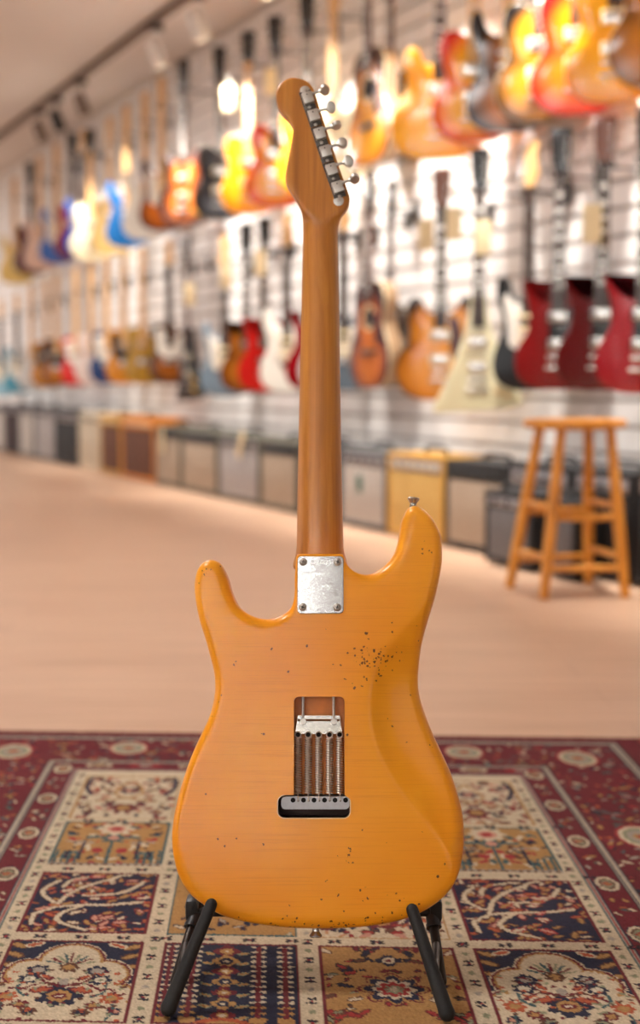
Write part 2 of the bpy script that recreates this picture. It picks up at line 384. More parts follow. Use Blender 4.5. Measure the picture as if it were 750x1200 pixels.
def p_arch(W, m=1):
    W.fill('navy'); hw, hh = W.w/2, W.h/2
    for sx in (-1, 1):
        for cy in (.85, .6, .3): W.leaf(sx*.85*hw, cy*hh, .011, sx*.6, 'gold', 'brown'); W.leaf(sx*.62*hw, .88*hh, .010, -sx*.5, 'rust', 'cream')
    def blob(sc, c):
        for x, y, r in ((0, .45, .44), (-.52, .12, .34), (.52, .12, .34), (-.8, -.35, .22), (.8, -.35, .22), (0, -.2, .75), (-.6, -.8, .45), (.6, -.8, .45), (0, -.9, .9)):
            W.ell(x*hw, y*hh, r*hw+sc, r*hh*.98+sc, c)
    blob(.006, 'cream'); blob(.0042, 'red'); blob(.0015, 'gold'); blob(-.0015, 'cream')
    for x, y, r, c, c2 in ((0, .28, .012, 'brown', 'gold'), (-.42, .2, .013, 'navy', 'grey'), (.42, .2, .013, 'navy', 'grey'), (-.5, -.02, .012, 'navy', 'white'), (.5, -.02, .012, 'navy', 'white'),
                           (0, -.42, .024, 'navy', 'gold'), (-.72, -.45, .012, 'rust', 'gold'), (.72, -.45, .012, 'rust', 'gold'), (-.5, -.62, .009, 'red', 'gold'), (.5, -.62, .009, 'red', 'gold'),
                           (-.35, -.78, .010, 'brown', 'navy'), (.35, -.78, .010, 'brown', 'navy'), (-.8, -.75, .008, 'navy', 'pink'), (.8, -.75, .008, 'navy', 'pink')):
        W.flower(x*hw, y*hh, r, c, c2, 7)
    W.ell(0, -.42*hh, .009, .006, 'red'); W.ell(0, -.42*hh, .004, .003, 'white')
    for k in range(9):
        a = math.radians(20+k*17.5); W.line([(.13*hw*math.cos(a), .33*hh+.1*hh*math.sin(a)), (.36*hw*math.cos(a), .33*hh+.3*hh*math.sin(a))], .0032, ('sage', 'red', 'teal')[k % 3])
    for sx in (-1, 1):
        W.line(curve((0, -.15*hh), (sx*.55*hw, -.28*hh), sx*.2), .004, 'red'); W.line(curve((0, -.2*hh), (sx*.4*hw, .1*hh), -sx*.15), .0028, 'red')
        W.line(curve((sx*.6*hw, -.15*hh), (sx*.45*hw, -.42*hh), .2*sx), .004, 'teal'); W.line(curve((sx*.75*hw, -.6*hh), (sx*.7*hw, -.95*hh), .1*sx), .003, 'teal')
        W.leaf(sx*.25*hw, .02*hh, .007, sx*.8, 'rust', 'red'); W.leaf(sx*.28*hw, -.28*hh, .011, -sx*.3, 'rust', 'red')
    W.ell(0, -.08*hh, .006, .008, 'grey')
    for _ in range(60):
        x, y = R.uniform(.06, .9)*hw, R.uniform(-.98, .3)*hh
        c = R.choice(['red', 'brown', 'rust', 'sage']);
        for sx in (-1, 1): W.ell(sx*x, y, .003, .0024, c)
    W.frame(.004, 'red')
def p_gold(W, m=1):
    W.fill('gold'); hw, hh = W.w/2, W.h/2
    for _ in range(56):
        x, y = R.uniform(.08, .95)*hw, R.uniform(-.95, .95)*hh; c = R.choice(['rose', 'teal', 'cream', 'navy', 'brown', 'rust']); r = R.uniform(.003, .007); a = R.uniform(0, 3)
        for sx in (-1, 1): W.ell(sx*x, y, r*1.3, r*.7, c, sx*a)
    W.line([(0, -.95*hh), (0, .2*hh)], .005, 'teal'); W.line([(-.45*hw, .25*hh), (.45*hw, .25*hh)], .009, 'teal')
    W.flower(0, .22*hh, .016, 'teal', 'pink', 6); W.flower(0, .65*hh, .026, 'cream', 'pink', 8); W.ell(0, .65*hh, .008, .008, 'rose')
    for sx in (-1, 1):
        W.ell(sx*.22*hw, -.35*hh, .008, .010, 'rose'); W.line([(sx*.5*hw, -.7*hh), (sx*.5*hw, .1*hh)], .004, 'navy')
        for k in range(4): W.line([(sx*(.55+.12*k)*hw, -.9*hh), (sx*(.55+.12*k)*hw, (-.5+.05*k)*hh)], .004, 'teal')
        W.line([(sx*.35*hw, 0), (sx*.8*hw, .05*hh)], .005, 'grey')
    W.frame(.0035, 'teal'); W.a[W.y < -hh+.009] = PAL['grey']; W.a[(W.y < -hh+.006) & (((W.x*200).astype(int)) % 2 == 0)] = PAL['brown']
def p_cream(W, m=1):
    W.fill('cream'); hw, hh = W.w/2, W.h/2
    for _ in range(80):
        x, y = R.uniform(.03, .95)*hw, R.uniform(-.95, .95)*hh; c = R.choice(['rose', 'navy', 'gold', 'brown', 'pink', 'navy', 'rust']); r = R.uniform(.004, .008); a = R.uniform(0, 3)
        for sx in (-1, 1): W.leaf(sx*x, y, r, sx*a, c, R.choice(['brown', 'pink', 'red', 'navy']))
    for sx in (-1, 1):
        W.line(curve((sx*.85*hw, .95*hh), (sx*.75*hw, .1*hh), .1*sx), .007, 'navy'); W.line(curve((0, .8*hh), (sx*.6*hw, -.2*hh), -.4*sx), .004, 'gold')
    W.flower(0, -.5*hh, .02, 'red', 'gold', 6); W.flower(0, .3*hh, .014, 'navy', 'pink', 6)
    W.frame(.003, 'gold')
def p_dots(W, m=1):
    W.fill('navy'); hw, hh = W.w/2, W.h/2
    for cx in (-.86, -.52, .42, .8):
        W.line([(cx*hw, -.85*hh), (cx*hw, .9*hh)], .006, 'red')
        for k in range(15):
            y = (-.85+k*.125)*hh
            for sx in (-1, 1): W.ell(cx*hw+sx*.0055, y, .0034, .0030, 'cream' if k > 2 else 'gold')
        W.ell(cx*hw, -.9*hh, .009, .007, 'gold')
    for k in range(7):
        y = (.78-k*.26)*hh; W.flower(-.05*hw, y, .015-.0005*k, 'red' if k % 2 == 0 else 'gold', 'gold' if k % 2 == 0 else 'navy', 4); W.ell(-.05*hw, y, .003, .003, 'cream')
        for sx in (-1, 1): W.leaf(-.05*hw+sx*.020, y-.006, .006, sx*.4, 'gold', 'sage')
    W.ell(-.05*hw, -.98*hh, .03, .014, 'rust'); W.ell(-.05*hw, -1.0*hh, .02, .01, 'gold')
    W.frame(.004, 'red')
def p_med(W, m=1):
    W.fill('gold'); hw, hh = W.w/2, W.h/2
    for _ in range(44):
        x, y = R.uniform(.05, .95)*hw, R.uniform(-.95, .95)*hh; c = R.choice(['brown', 'red', 'navy', 'cream', 'sage', 'rose']); r = R.uniform(.004, .009); a = R.uniform(0, 3)
        for sx in (-1, 1): W.leaf(sx*x, y, r, sx*a, c, R.choice(['brown', 'dark', 'red']))
    for r, c in ((.036, 'red'), (.033, 'gold'), (.030, 'navy'), (.022, 'cream'), (.017, 'rose'), (.010, 'sage'), (.005, 'cream')):
        W.flower(0, -.1*hh, r, c, c, 8)
    W.flower(0, .62*hh, .014, 'navy', 'cream', 4); W.ell(0, .62*hh, .004, .004, 'red')
    W.frame(.004, 'red')
def p_field(W, m=1):
    W.fill('gold'); hw, hh = W.w/2, W.h/2
    for _ in range(50):
        W.leaf(R.uniform(-.95, .95)*hw, R.uniform(-.95, .95)*hh, R.uniform(.004, .008), R.uniform(0, 3), R.choice(['navy', 'cream', 'rose', 'grey', 'navy']), R.choice(['navy', 'brown', 'sage']))
    W.frame(.0035, 'teal')
# layout (s across, t from the far edge): borders first
def band(s0, s1, t0, t1, c): Win(s0, s1, t0, t1).fill(c)
PX0, PITCHX, PWID = -.351, .181, .158
T_ROWS = [(.283, .501), (.5125, .693), (.721, .916), (.938, 1.138), (1.160, 1.355), (1.377, 1.572), (1.594, 1.789)]
XL, XR = -.369, .369
TL, TR = .254, RL-.254
# nested rings drawn outside-in: (margin, colour)
def ring(mg, c): Win(XL-mg, XR+mg, TL-mg, TR+mg).fill(c)
ring(.40, 'rose'); ring(.262, 'dark'); ring(.258, 'red'); ring(.220, 'dark'); ring(.217, 'grey'); ring(.211, 'brown'); ring(.208, 'grey'); ring(.202, 'dark'); ring(.198, 'red')
cS, hS, hT = 0., .369+.198, (TR-TL)/2+.198
for _ in range(7500):
    x, y = R.uniform(-1, 1)*hS, R.uniform(-1, 1)*hT
    if abs(x) < hS-.135 and abs(y) < hT-.135: continue
    Wl = Win(x-.016, x+.016, (TL+TR)/2-y-.016, (TL+TR)/2-y+.016)
    if Wl.a.size: Wl.leaf(0, 0, R.uniform(.003, .0105), R.uniform(0, 3), R.choice(['teal', 'rust', 'cream', 'rose', 'navy', 'gold', 'grey', 'rose', 'teal']), R.choice(['red', 'dark', 'red', 'brown']))
def medal(s, t, rx, ry):
    W = Win(s-rx*1.3, s+rx*1.3, t-ry*1.3, t+ry*1.3)
    if W.a.size:
        W.ell(0, 0, rx*1.2, ry*1.2, 'rose'); W.ell(0, 0, rx*1.05, ry*1.05, 'cream'); W.ell(0, 0, rx*.85, ry*.85, 'sage'); W.ell(0, 0, rx*.65, ry*.65, 'grey'); W.flower(0, 0, rx*.4, 'gold', 'rose', 6)
for k in range(5):
    for sx in (XL-.135, XR+.125): medal(sx, .14+.403*k, .030, .042)
for k in range(4): medal(-.30+.20*k, .11, .030, .036)
ring(.062, 'dark'); ring(.060, 'grey'); ring(.056, 'cream'); ring(.054, 'navy'); ring(.0525, 'grey'); ring(.050, 'dark'); ring(.048, 'red')
def rosette(s, t, k):
    W = Win(s-.018, s+.018, t-.040, t+.040)
    if not W.a.size: return
    if k % 2 == 0:
        W.ell(0, 0, .0165, .026, 'navy'); W.ell(0, 0, .0150, .0245, 'cream'); W.ell(0, 0, .0105, .018, 'brown'); W.ell(0, 0, .008, .014, 'sage'); W.flower(0, 0, .007, 'rose', 'gold', 4)
    else:
        for _ in range(8): W.leaf(R.uniform(-.012, .012), R.uniform(-.026, .026), .006, R.uniform(0, 3), R.choice(['gold', 'grey', 'cream', 'rust', 'teal']), 'brown')
n = int((TR-TL)/.08)
for k in range(-1, n+2):
    for sx in (XL-.0295, XR+.0295): rosette(sx, .243+k*.081, k)
for k in range(10):
    W = Win(XL+.03+k*.08-.04, XL+.03+k*.08+.04, TL-.05, TL-.02)
    if k % 2 == 0: W.ell(0, 0, .024, .012, 'cream'); W.ell(0, 0, .016, .008, 'brown'); W.ell(0, 0, .008, .004, 'gold')
    else: W.ell(0, 0, .03, .008, 'rose'); W.ell(0, 0, .012, .006, 'grey')
ring(.0115, 'navy'); ring(.0105, 'grey'); ring(.0075, 'rose'); ring(.006, 'grey'); ring(.004, 'teal'); ring(.002, 'cream')
Win(XL, XR, TL, TR).fill('cream')
def mini(s, t, vert):
    W = Win(s-.012, s+.012, t-.012, t+.012)
    if not W.a.size: return
    for sx, sy in ((1, 1), (1, -1), (-1, 1), (-1, -1)):
        W.ell(sx*(.0032 if vert else .0052), sy*(.0048 if vert else .003), .0030, .0024, 'dark')
    W.ell(0, 0, .0062 if not vert else .0022, .0022 if not vert else .0062, 'navy'); W.ell(0, 0, .002, .002, 'rose')
xs = [PX0+i*PITCHX for i in range(4)]
cols_b = [XL+.009] + [xs[i]-(PITCHX-PWID)/2 for i in (1, 2, 3)] + [XR-.009]
for cb in cols_b:
    for k in range(int((TR-TL)/.05)):
        t = TL+.025+k*.05
        mini(cb, t, True)
        W = Win(cb-.008, cb+.008, t+.017, t+.033)
        if W.a.size: W.ell(0, 0, .004, .005, 'sage' if k % 3 else 'grey')
for (a, b), (c_, d_) in zip(T_ROWS[:-1], T_ROWS[1:]):
    for k in range(15):
        mini(XL+.05+k*.05, (b+c_)/2, False)
GRID = [['cream', 'gold', 'field', 'cream'], ['gold', 'med', 'cream', 'gold'], ['tree', 'field', 'cream', 'tree'], ['arch', 'dots', 'med', 'arch'],
        ['gold', 'cream', 'field', 'gold'], ['tree', 'med', 'dots', 'tree'], ['cream', 'gold', 'med', 'cream']]
DRAW = dict(cream=p_cream, gold=p_gold, tree=p_tree, arch=p_arch, dots=p_dots, med=p_med, field=p_field)
for r, (t0, t1) in enumerate(T_ROWS):
    for c_ in range(4):
        DRAW[GRID[r][c_]](Win(xs[c_], xs[c_]+PWID, t0, t1))
img *= (1 + rng.normal(0, .10, (nT, nS, 1))); img *= (1 + .05*np.sin(TT*23+1)[..., None]); img = np.clip(img, 0, 1)
# fringe ends: plain dark selvedge
img[:4] = PAL['brown']; img[-4:] = PAL['brown']; img[:, :3] = PAL['red']; img[:, -3:] = PAL['red']
# mesh of the rug: far corners on the floor where the photograph puts them
def rug_xy(s, t):
    D = 2.442 - t
    cx = -.0149 - .037*(D-1.54)
    return cx + s, D - .045*s
nt = NT('rug_wool', rough=.95); nt.b.inputs['Specular IOR Level'].default_value = .1
at = nt.n('ShaderNodeVertexColor', layer_name='knots')
nz = nt.noise(nt.coord(), 900, 3); nz2 = nt.noise(nt.coord(), 9, 4)
c1 = nt.mix(nt.math('MULTIPLY', nz, .24), at.outputs['Color'], (.05, .04, .04)); c2 = nt.mix(nt.math('MULTIPLY', nz2, .07), c1, lin((176, 160, 140)))
nt.base(c2); nt.bump(nz, .6, .002)
X, Y = rug_xy(SS, TT); Z = .007 + rng.normal(0, .0005, SS.shape)
vs = np.stack([X, Y, Z], -1).reshape(-1, 3)
idx = np.arange(nS*nT).reshape(nT, nS)
q = np.stack([idx[:-1, :-1], idx[1:, :-1], idx[1:, 1:], idx[:-1, 1:]], -1).reshape(-1, 4)
# skirt down to the floor
edge = np.r_[idx[0, :], idx[1:, -1], idx[-1, ::-1][1:], idx[::-1, 0][1:-1]]
sk = vs[edge].copy(); sk[:, 2] = .0006; base_i = len(vs); ne = len(edge)
q2 = np.stack([edge, np.roll(edge, -1), base_i+(np.arange(ne)+1) % ne, base_i+np.arange(ne)], -1)
allv = np.vstack([vs, sk]); allq = np.vstack([q, q2])
me = bpy.data.meshes.new('persian_rug'); me.vertices.add(len(allv)); me.vertices.foreach_set('co', allv.ravel())
me.loops.add(allq.size); me.loops.foreach_set('vertex_index', allq.ravel())
me.polygons.add(len(allq)); me.polygons.foreach_set('loop_start', np.arange(0, allq.size, 4)); me.polygons.foreach_set('use_smooth', np.ones(len(allq), bool))
me.update(calc_edges=True)
ca = me.color_attributes.new('knots', 'FLOAT_COLOR', 'POINT')
cols = np.ones((len(allv), 4), np.float32); cols[:len(vs), :3] = img.reshape(-1, 3); cols[len(vs):, :3] = PAL['brown']
ca.data.foreach_set('color', cols.ravel())
me.materials.append(nt.m)
rug = obj('persian_rug', me); tag(rug, 'worn red, navy and cream persian rug with garden panels, lying on the wooden floor', 'rug')

# ================================================================== THE MAIN GUITAR (seen from behind)
LEAN = math.radians(14.0)
dB = ray(373, 1088); GO = CAM + dB*(1.385/dB.y)
GV = Vector((0, math.sin(LEAN), math.cos(LEAN))); GN = Vector((0, -math.cos(LEAN), math.sin(LEAN)))
gt = thing('electric_guitar', 'amber double-cutaway electric guitar seen from behind, resting on a black floor stand', 'guitar', GO)
gt.rotation_euler = Matrix(((1, 0, 0), (0, GN.y*-1, GV.y), (0, GN.z*-1, GV.z))).to_euler()   # local x right, local -y = back of the guitar, local z = up along the neck
def uv(px, py, wd=0.):
    p = on_plane(px, py, GO + GN*wd, GN) - GO; return (p.x, p.dot(GV))
def L(u, v, wd): return (u, -wd, v)          # guitar-local point; wd = towards the camera

# --- materials
nt = NT('amber_lacquer', rough=.34, coat=.40); nt.b.inputs['Specular IOR Level'].default_value = .22; nt.b.inputs['Coat Roughness'].default_value = .13
oc = nt.coord()
n1 = nt.noise(oc, 5, 3)
col = nt.ramp(n1, [(.3, lin((243, 150, 18))), (.5, lin((248, 162, 28))), (.7, lin((251, 172, 44)))])
gr = nt.noise(nt.coord(scale=(9, 1, 800)), 1.0, 3, .6)
col = nt.mix(nt.math('MULTIPLY', nt.math('GREATER_THAN', gr, .58), .13), col, lin((176, 84, 10)))
gr2 = nt.noise(nt.coord(scale=(3, 1, 90)), 1.0, 4, .6)
col = nt.mix(nt.math('MULTIPLY', gr2, .22), col, lin((214, 112, 14)))
# dings: random cells inside worn zones
sep = nt.n('ShaderNodeSeparateXYZ'); tcx = nt.n('ShaderNodeTexCoord'); nt.link(tcx.outputs['Object'], sep.inputs[0])
dens = None
for px, py, rx, rz, wgt in ((436, 772, .020, .016, .55), (428, 800, .010, .006, .25), (382, 1033, .004, .003, .8), (320, 1036, .002, .002, .9), (409, 1002, .0018, .006, .9), (500, 645, .005, .005, .5), (370, 1088, .16, .008, .25),
                            (460, 1060, .06, .022, .09), (330, 860, .30, .30, .004), (241, 670, .01, .01, .2), (275, 780, .003, .003, .8), (262, 880, .002, .002, .9), (318, 761, .0018, .0018, .9)):
    u0, v0 = uv(px, py)
    a = nt.math('DIVIDE', nt.math('SUBTRACT', sep.outputs[0], u0), rx); b = nt.math('DIVIDE', nt.math('SUBTRACT', sep.outputs[2], v0), rz)
    e = nt.math('MULTIPLY', nt.math('EXPONENT', nt.math('MULTIPLY', nt.math('ADD', nt.math('MULTIPLY', a, a), nt.math('MULTIPLY', b, b)), -1.0)), wgt)
    dens = e if dens is None else nt.math('ADD', dens, e)
dvec = nt.n('ShaderNodeVectorMath', operation='ADD'); nd = nt.n('ShaderNodeTexNoise', i_Scale=260.0); nt.link(oc, nd.inputs['Vector'])
sc_ = nt.n('ShaderNodeVectorMath', operation='SCALE', i_Scale=.004); nt.link(nd.outputs['Color'], sc_.inputs[0]); nt.link(oc, dvec.inputs[0]); nt.link(sc_.outputs[0], dvec.inputs[1])
vo = nt.n('ShaderNodeTexVoronoi', i_Scale=380.0); nt.link(dvec.outputs[0], vo.inputs['Vector'])
vsep = nt.n('ShaderNodeSeparateColor'); nt.link(vo.outputs['Color'], vsep.inputs[0])
hit = nt.math('MULTIPLY', nt.math('LESS_THAN', vsep.outputs[0], dens), nt.math('LESS_THAN', vo.outputs['Distance'], nt.math('MULTIPLY_ADD', vsep.outputs[1], .38, .2)))
col = nt.mix(nt.math('MULTIPLY', hit, .9), col, lin((74, 38, 14)))
nt.base(col)
hgt = nt.math('SUBTRACT', nt.math('MULTIPLY', gr, .25), hit); nt.bump(hgt, .18, .0006)
M_amber = nt.m

def wood(name, a, b, c_, rough=.35, coat=.25, sc=(60, 60, 4)):
    nt = NT(name, rough=rough, coat=coat); n1 = nt.noise(nt.coord(scale=sc), 1.0, 5, .6, .6); n2 = nt.noise(nt.coord(scale=(sc[0]*4, sc[1]*4, sc[2]*2)), 1.0, 3)
    col = nt.ramp(n1, [(.28, lin(a)), (.5, lin(b)), (.72, lin(c_))])
    nt.base(nt.mix(nt.math('MULTIPLY', n2, .25), col, lin(a))); nt.bump(n2, .08, .0005); return nt.m
M_neck = wood('aged_maple', (152, 90, 26), (192, 122, 42), (212, 146, 62))
M_board = wood('rosewood', (50, 28, 18), (66, 38, 24), (84, 50, 32))
nt = NT('brushed_chrome', rough=.3, metal=1.0); n1 = nt.noise(nt.coord(), 420, 4); nt.base(nt.ramp(n1, [(.3, lin((150, 151, 152))), (.7, lin((188, 189, 190)))]))
rr = nt.n('ShaderNodeMapRange'); rr.inputs['To Min'].default_value = .09; rr.inputs['To Max'].default_value = .18; nt.link(n1, rr.inputs['Value']); nt.link(rr.outputs[0], nt.b.inputs['Roughness'])
M_plate = nt.m
M_chrome = mat('aged_nickel', (190, 186, 178), .26, 1.0); M_screw = mat('screw_steel', (196, 190, 182), .42, 1.0)
M_spring = mat('spring_steel', (214, 204, 192), .42, 1.0); M_block = mat('block_grey', (186, 186, 190), .5, .35, noise=(200, .05))
M_hole = mat('black_hole', (14, 11, 10), .9); M_cav = mat('cavity_wood', (206, 118, 30), .45, noise=(40, .25)); M_cavd = mat('cavity_deep', (64, 32, 18), .6)
M_tun = mat('tuner_nickel', (206, 203, 196), .42, 1.0); M_cross = mat('cross_slot', (20, 18, 18), .8)

# --- body
BODY_PX = [(375, 650), (362, 650), (351, 650), (348.6, 650.4), (347.4, 651.8), (347, 655), (346.3, 665), (345.5, 680), (345.5, 694), (344, 705), (340, 714), (332, 720), (322, 724), (311, 725.5), (298, 722.6), (286, 716), (277, 705), (271, 690), (267, 676), (261, 663), (254, 657.5), (245.6, 656), (237, 660), (231, 669),
           (228, 683), (229, 702), (233.6, 726), (241, 750), (247, 772), (251, 789), (252, 806), (250, 822), (245.6, 839), (237, 858), (226, 882), (217, 906), (209, 933), (203.4, 959), (201.4, 983), (204, 1007),
           (210.6, 1029), (223, 1048), (241, 1062), (262, 1073.5), (291, 1081), (325, 1086), (358, 1088), (392, 1088), (426, 1086), (459, 1081), (488, 1072), (512, 1058), (529, 1041), (538.5, 1022), (543.5, 1000), (545, 976),
           (543, 952), (537, 928), (529, 904), (518, 880), (507, 856), (498.6, 834), (493, 815), (491, 798), (492, 779), (495, 755), (501.5, 729), (509.6, 702), (515, 678), (518, 659), (518, 640), (516, 626), (509, 611),
           (500, 600), (491.6, 594), (485, 592.6), (479, 595), (474.5, 601), (471, 610), (469, 621.6), (466.7, 635), (462, 648), (453.5, 660), (443, 668.5), (433, 673), (422.7, 673), (414, 669.5), (408, 664), (404.8, 658), (403.4, 653.5), (402.6, 651), (401, 650.1), (398, 650), (388, 650)]
out = resample(spline([uv(x, y, -.010) for x, y in BODY_PX], 6), 420)
inn = normals2(out, 2)
THK = .045
u_pl, v_pl = uv(375.5, 650)
def Rad(p): 
    d = np.hypot((p[:, 0]-u_pl)/.040, (p[:, 1]-v_pl+.02)/.05); s = np.clip((d-.8)/.7, 0, 1)
    return .0035 + (.0115-.0035)*s*s*(3-2*s)
Rr = Rad(out)
# belly contour: crease line traced on the back; the surface falls away from it towards the waist
crease = np.array(spline([uv(x, y) for x, y in ((522, 640), (511, 680), (500, 706), (478, 735), (455, 762), (440, 790), (434, 820), (437, 858), (450, 893), (472, 928), (500, 962), (524, 995), (536, 1030), (548, 1060))], 6, closed=False))
def belly(x, y):
    x = np.asarray(x, float); y = np.asarray(y, float)
    order = np.argsort(crease[:, 1]); cx = np.interp(y, crease[order, 1], crease[order, 0])
    d = np.full(x.shape, 1e9)
    for (ax, ay), (bx, by) in zip(crease[:-1], crease[1:]):
        Lq = (bx-ax)**2+(by-ay)**2; t = np.clip(((x-ax)*(bx-ax)+(y-ay)*(by-ay))/Lq, 0, 1); d = np.minimum(d, np.hypot(x-ax-t*(bx-ax), y-ay-t*(by-ay)))
    t = np.where(x > cx, d, -d); s = .0030
    tp = .5*(t+np.sqrt(t*t+s*s)); return .0125*(1-np.exp(-tp/.024)) + .085*tp
def ring_pts(a_deg, front=False):
    a = math.radians(a_deg); ins = Rr*(1-math.cos(a)); p = out + inn*ins[:, None]
    drop = Rr*(1-math.sin(a))
    wd = (-THK + drop) if front else (-belly(p[:, 0], p[:, 1]) - drop)
    return p, wd
rings = []
for a in (90, 60, 30, 0): rings.append(ring_pts(a, True))
for a in (0, 15, 30, 45, 60, 75, 90): rings.append(ring_pts(a))
# cavity outline
cu0, cv1 = uv(344.6, 816.4, 0); cu1, _ = uv(403.6, 816.4); lu0, lv1 = uv(325.4, 931.8); lu1, lv0 = uv(410.6, 959)
rl = .0055
T_loop = []
def arc(cx, cy, r, a0, a1, n=6): return [(cx+r*math.cos(math.radians(a0+(a1-a0)*k/n)), cy+r*math.sin(math.radians(a0+(a1-a0)*k/n))) for k in range(n+1)]
rb = .0075
upper_loop = [(cu1, lv1)] + arc(cu1-rl, cv1-rl, rl, 0, 90) + arc(cu0+rl, cv1-rl, rl, 90, 180) + [(cu0, lv1)]
lower_rest = arc(lu0+rb, lv1-rb, rb, 90, 180) + arc(lu0+rb, lv0+rb, rb, 180, 270) + arc(lu1-rb, lv0+rb, rb, 270, 360) + arc(lu1-rb, lv1-rb, rb, 0, 90)
if lu1 - rb < cu1: lower_rest = lower_rest[:-4]
T_loop = upper_loop + lower_rest
mb = MB(); n = len(out)
vsr = []
for p, wd in rings: vsr += [L(a, b, c) for (a, b), c in zip(p, wd)]
fs = [(i*n+k, i*n+(k+1) % n, (i+1)*n+(k+1) % n, (i+1)*n+k) for i in range(len(rings)-1) for k in range(n)]
fs.append(tuple(range(n)))
base = (len(rings)-1)*n
inner, _ = rings[-1]
g = .0055
gx, gy = np.meshgrid(np.arange(out[:, 0].min(), out[:, 0].max(), g), np.arange(out[:, 1].min(), out[:, 1].max(), g)); gx[1::2] += g/2
gx, gy = gx.ravel(), gy.ravel()
ok = inside(inner, gx, gy); gx, gy = gx[ok], gy[ok]
ok = (dist_poly(inner, gx, gy) > .003) & (dist_poly(T_loop, gx, gy) > .002) & ~inside(T_loop, gx, gy); gx, gy = gx[ok], gy[ok]
allp = [Vector(p) for p in inner] + [Vector(p) for p in T_loop] + [Vector((a, b)) for a, b in zip(gx, gy)]
nI, nTl = len(inner), len(T_loop)
ed = [(i, (i+1) % nI) for i in range(nI)] + [(nI+i, nI+(i+1) % nTl) for i in range(nTl)]
cv, ce, cf, ov, oe, of = delaunay_2d_cdt(allp, ed, [], 0, 1e-7)
cvx = np.array([v.x for v in cv]); cvy = np.array([v.y for v in cv])
tri = np.array([f for f in cf]); cx_, cy_ = cvx[tri].mean(1), cvy[tri].mean(1)
keep = inside(inner, cx_, cy_) & ~inside(T_loop, cx_, cy_)
wd = -belly(cvx, cvy)
off = len(vsr); vsr += [L(a, b, c) for a, b, c in zip(cvx, cvy, wd)]
fs += [tuple(int(i)+off for i in t) for t in tri[keep]]
bmx = bmesh.new(); tmp = bpy.data.meshes.new('body'); tmp.from_pydata(vsr, [], fs); bmx.from_mesh(tmp)
bmesh.ops.remove_doubles(bmx, verts=bmx.verts, dist=2e-6); bmesh.ops.recalc_face_normals(bmx, faces=bmx.faces)
for f in bmx.faces: f.smooth = True
bmx.to_mesh(tmp); bmx.free(); tmp.set_sharp_from_angle(angle=math.radians(50))
body = obj('body', tmp, M_amber, gt)
# cavity
DC, DL = -.017, -.041
mb = MB(); up = upper_loop; lo = [(cu0, lv1)] + lower_rest + [(cu1, lv1)]
def wall_strip(mb, loop, top, dep):
    vs = [L(a, b, top) for a, b in loop] + [L(a, b, dep) for a, b in loop]; m = len(loop)
    mb.add(vs, [(i, i+1, m+i+1, m+i) for i in range(m-1)], False)
wall_strip(mb, up, 0, DC); mb.add([L(a, b, DC) for a, b in up], [tuple(range(len(up)))])
cav = mb.build('spring_cavity', M_cav, body)
mb = MB(); wall_strip(mb, lo, 0, DL); wall_strip(mb, [(cu1, lv1), (cu0, lv1)], DC, DL); mb.add([L(a, b, DL) for a, b in lo], [tuple(range(len(lo)))])
mb.build('block_cavity', M_cavd, body)
# white worn rim of the lower route
mb = MB(); mb.tube([L(a, b, .0001) for a, b in lower_rest], .0006, 5); mb.build('route_rim', mat('pale_rim', (240, 206, 150), .5), body)
# claw, screws, springs, block
def px_w(x, y, wd): a, b = uv(x, y, wd); return L(a, b, wd)
wS = -.0075
mb = MB(); cl = [uv(349, 838.5, wS), (uv(398, 838.5, wS)), uv(401, 860, wS), uv(345.8, 860, wS)]
for q0, q1 in ((-.0035, -.0022),): mb.add([L(a, b, wS+q0) for a, b in cl]+[L(a, b, wS+q1+(0.001 if i > 1 else -.001)) for i, (a, b) in enumerate(cl)], [(3, 2, 1, 0), (4, 5, 6, 7), (0, 1, 5, 4), (1, 2, 6, 5), (2, 3, 7, 6), (3, 0, 4, 7)])
c2 = [uv(349, 838.5, wS), uv(398, 838.5, wS), uv(398, 845, wS), uv(348.5, 845, wS)]
mb.add([L(a, b, wS-.006 if i < 2 else wS-.001) for i, (a, b) in enumerate(c2)], [(0, 1, 2, 3)])
claw = mb.build('spring_claw', M_chrome, gt)
for x in (355.2, 391):
    a, b0 = uv(x, 816.5, wS-.003); _, b1 = uv(x, 843, wS-.003)
    mb = MB(); pts = [L(a, b0+(b1-b0)*t, wS-.003) for t in np.linspace(0, 1, 24)]
    mb.tube(pts, [.0013 if i % 2 else .0017 for i in range(24)], 8); sc = mb.build('claw_screw', M_screw, gt)
    MB().lathe([(0, -.001), (.0036, -.001), (.0036, .0005), (.002, .002), (0, .0022)], 12, L(a, uv(x, 845.5, wS)[1], wS-.0005), 'y').build('screw_head', M_screw, sc)
x0, y0 = uv(349, 864, wS); _, y1 = uv(349, 930, wS); LEN = y0-y1
turns = 24; hp = []
for k in range(turns*10+1):
    a = 2*math.pi*k/10; hp.append((.0033*math.cos(a), .0033*math.sin(a), -LEN*k/(turns*10)))
mb = MB(); mb.tube(hp, .00085, 6)
sp_me = mb.mesh('spring')
ring_me = MB().tube([(.0033*math.cos(a), -.001, .0033*math.sin(a)) for a in np.linspace(0, 2*math.pi, 18)], .0007, 6, cap=False).mesh('spring_loop')
hook_me = MB().tube([(-.002, 0, .002), (0, -.0025, .0008), (.0003, -.0055, -.002), (.0003, -.0056, -.0068), (.0003, -.0035, -.0078)], .0008, 6).mesh('spring_hook')
eye_me = MB().lathe([(0, 0), (.0026, 0), (.0026, .0008), (0, .0009)], 14, axis='y').mesh('claw_eye')
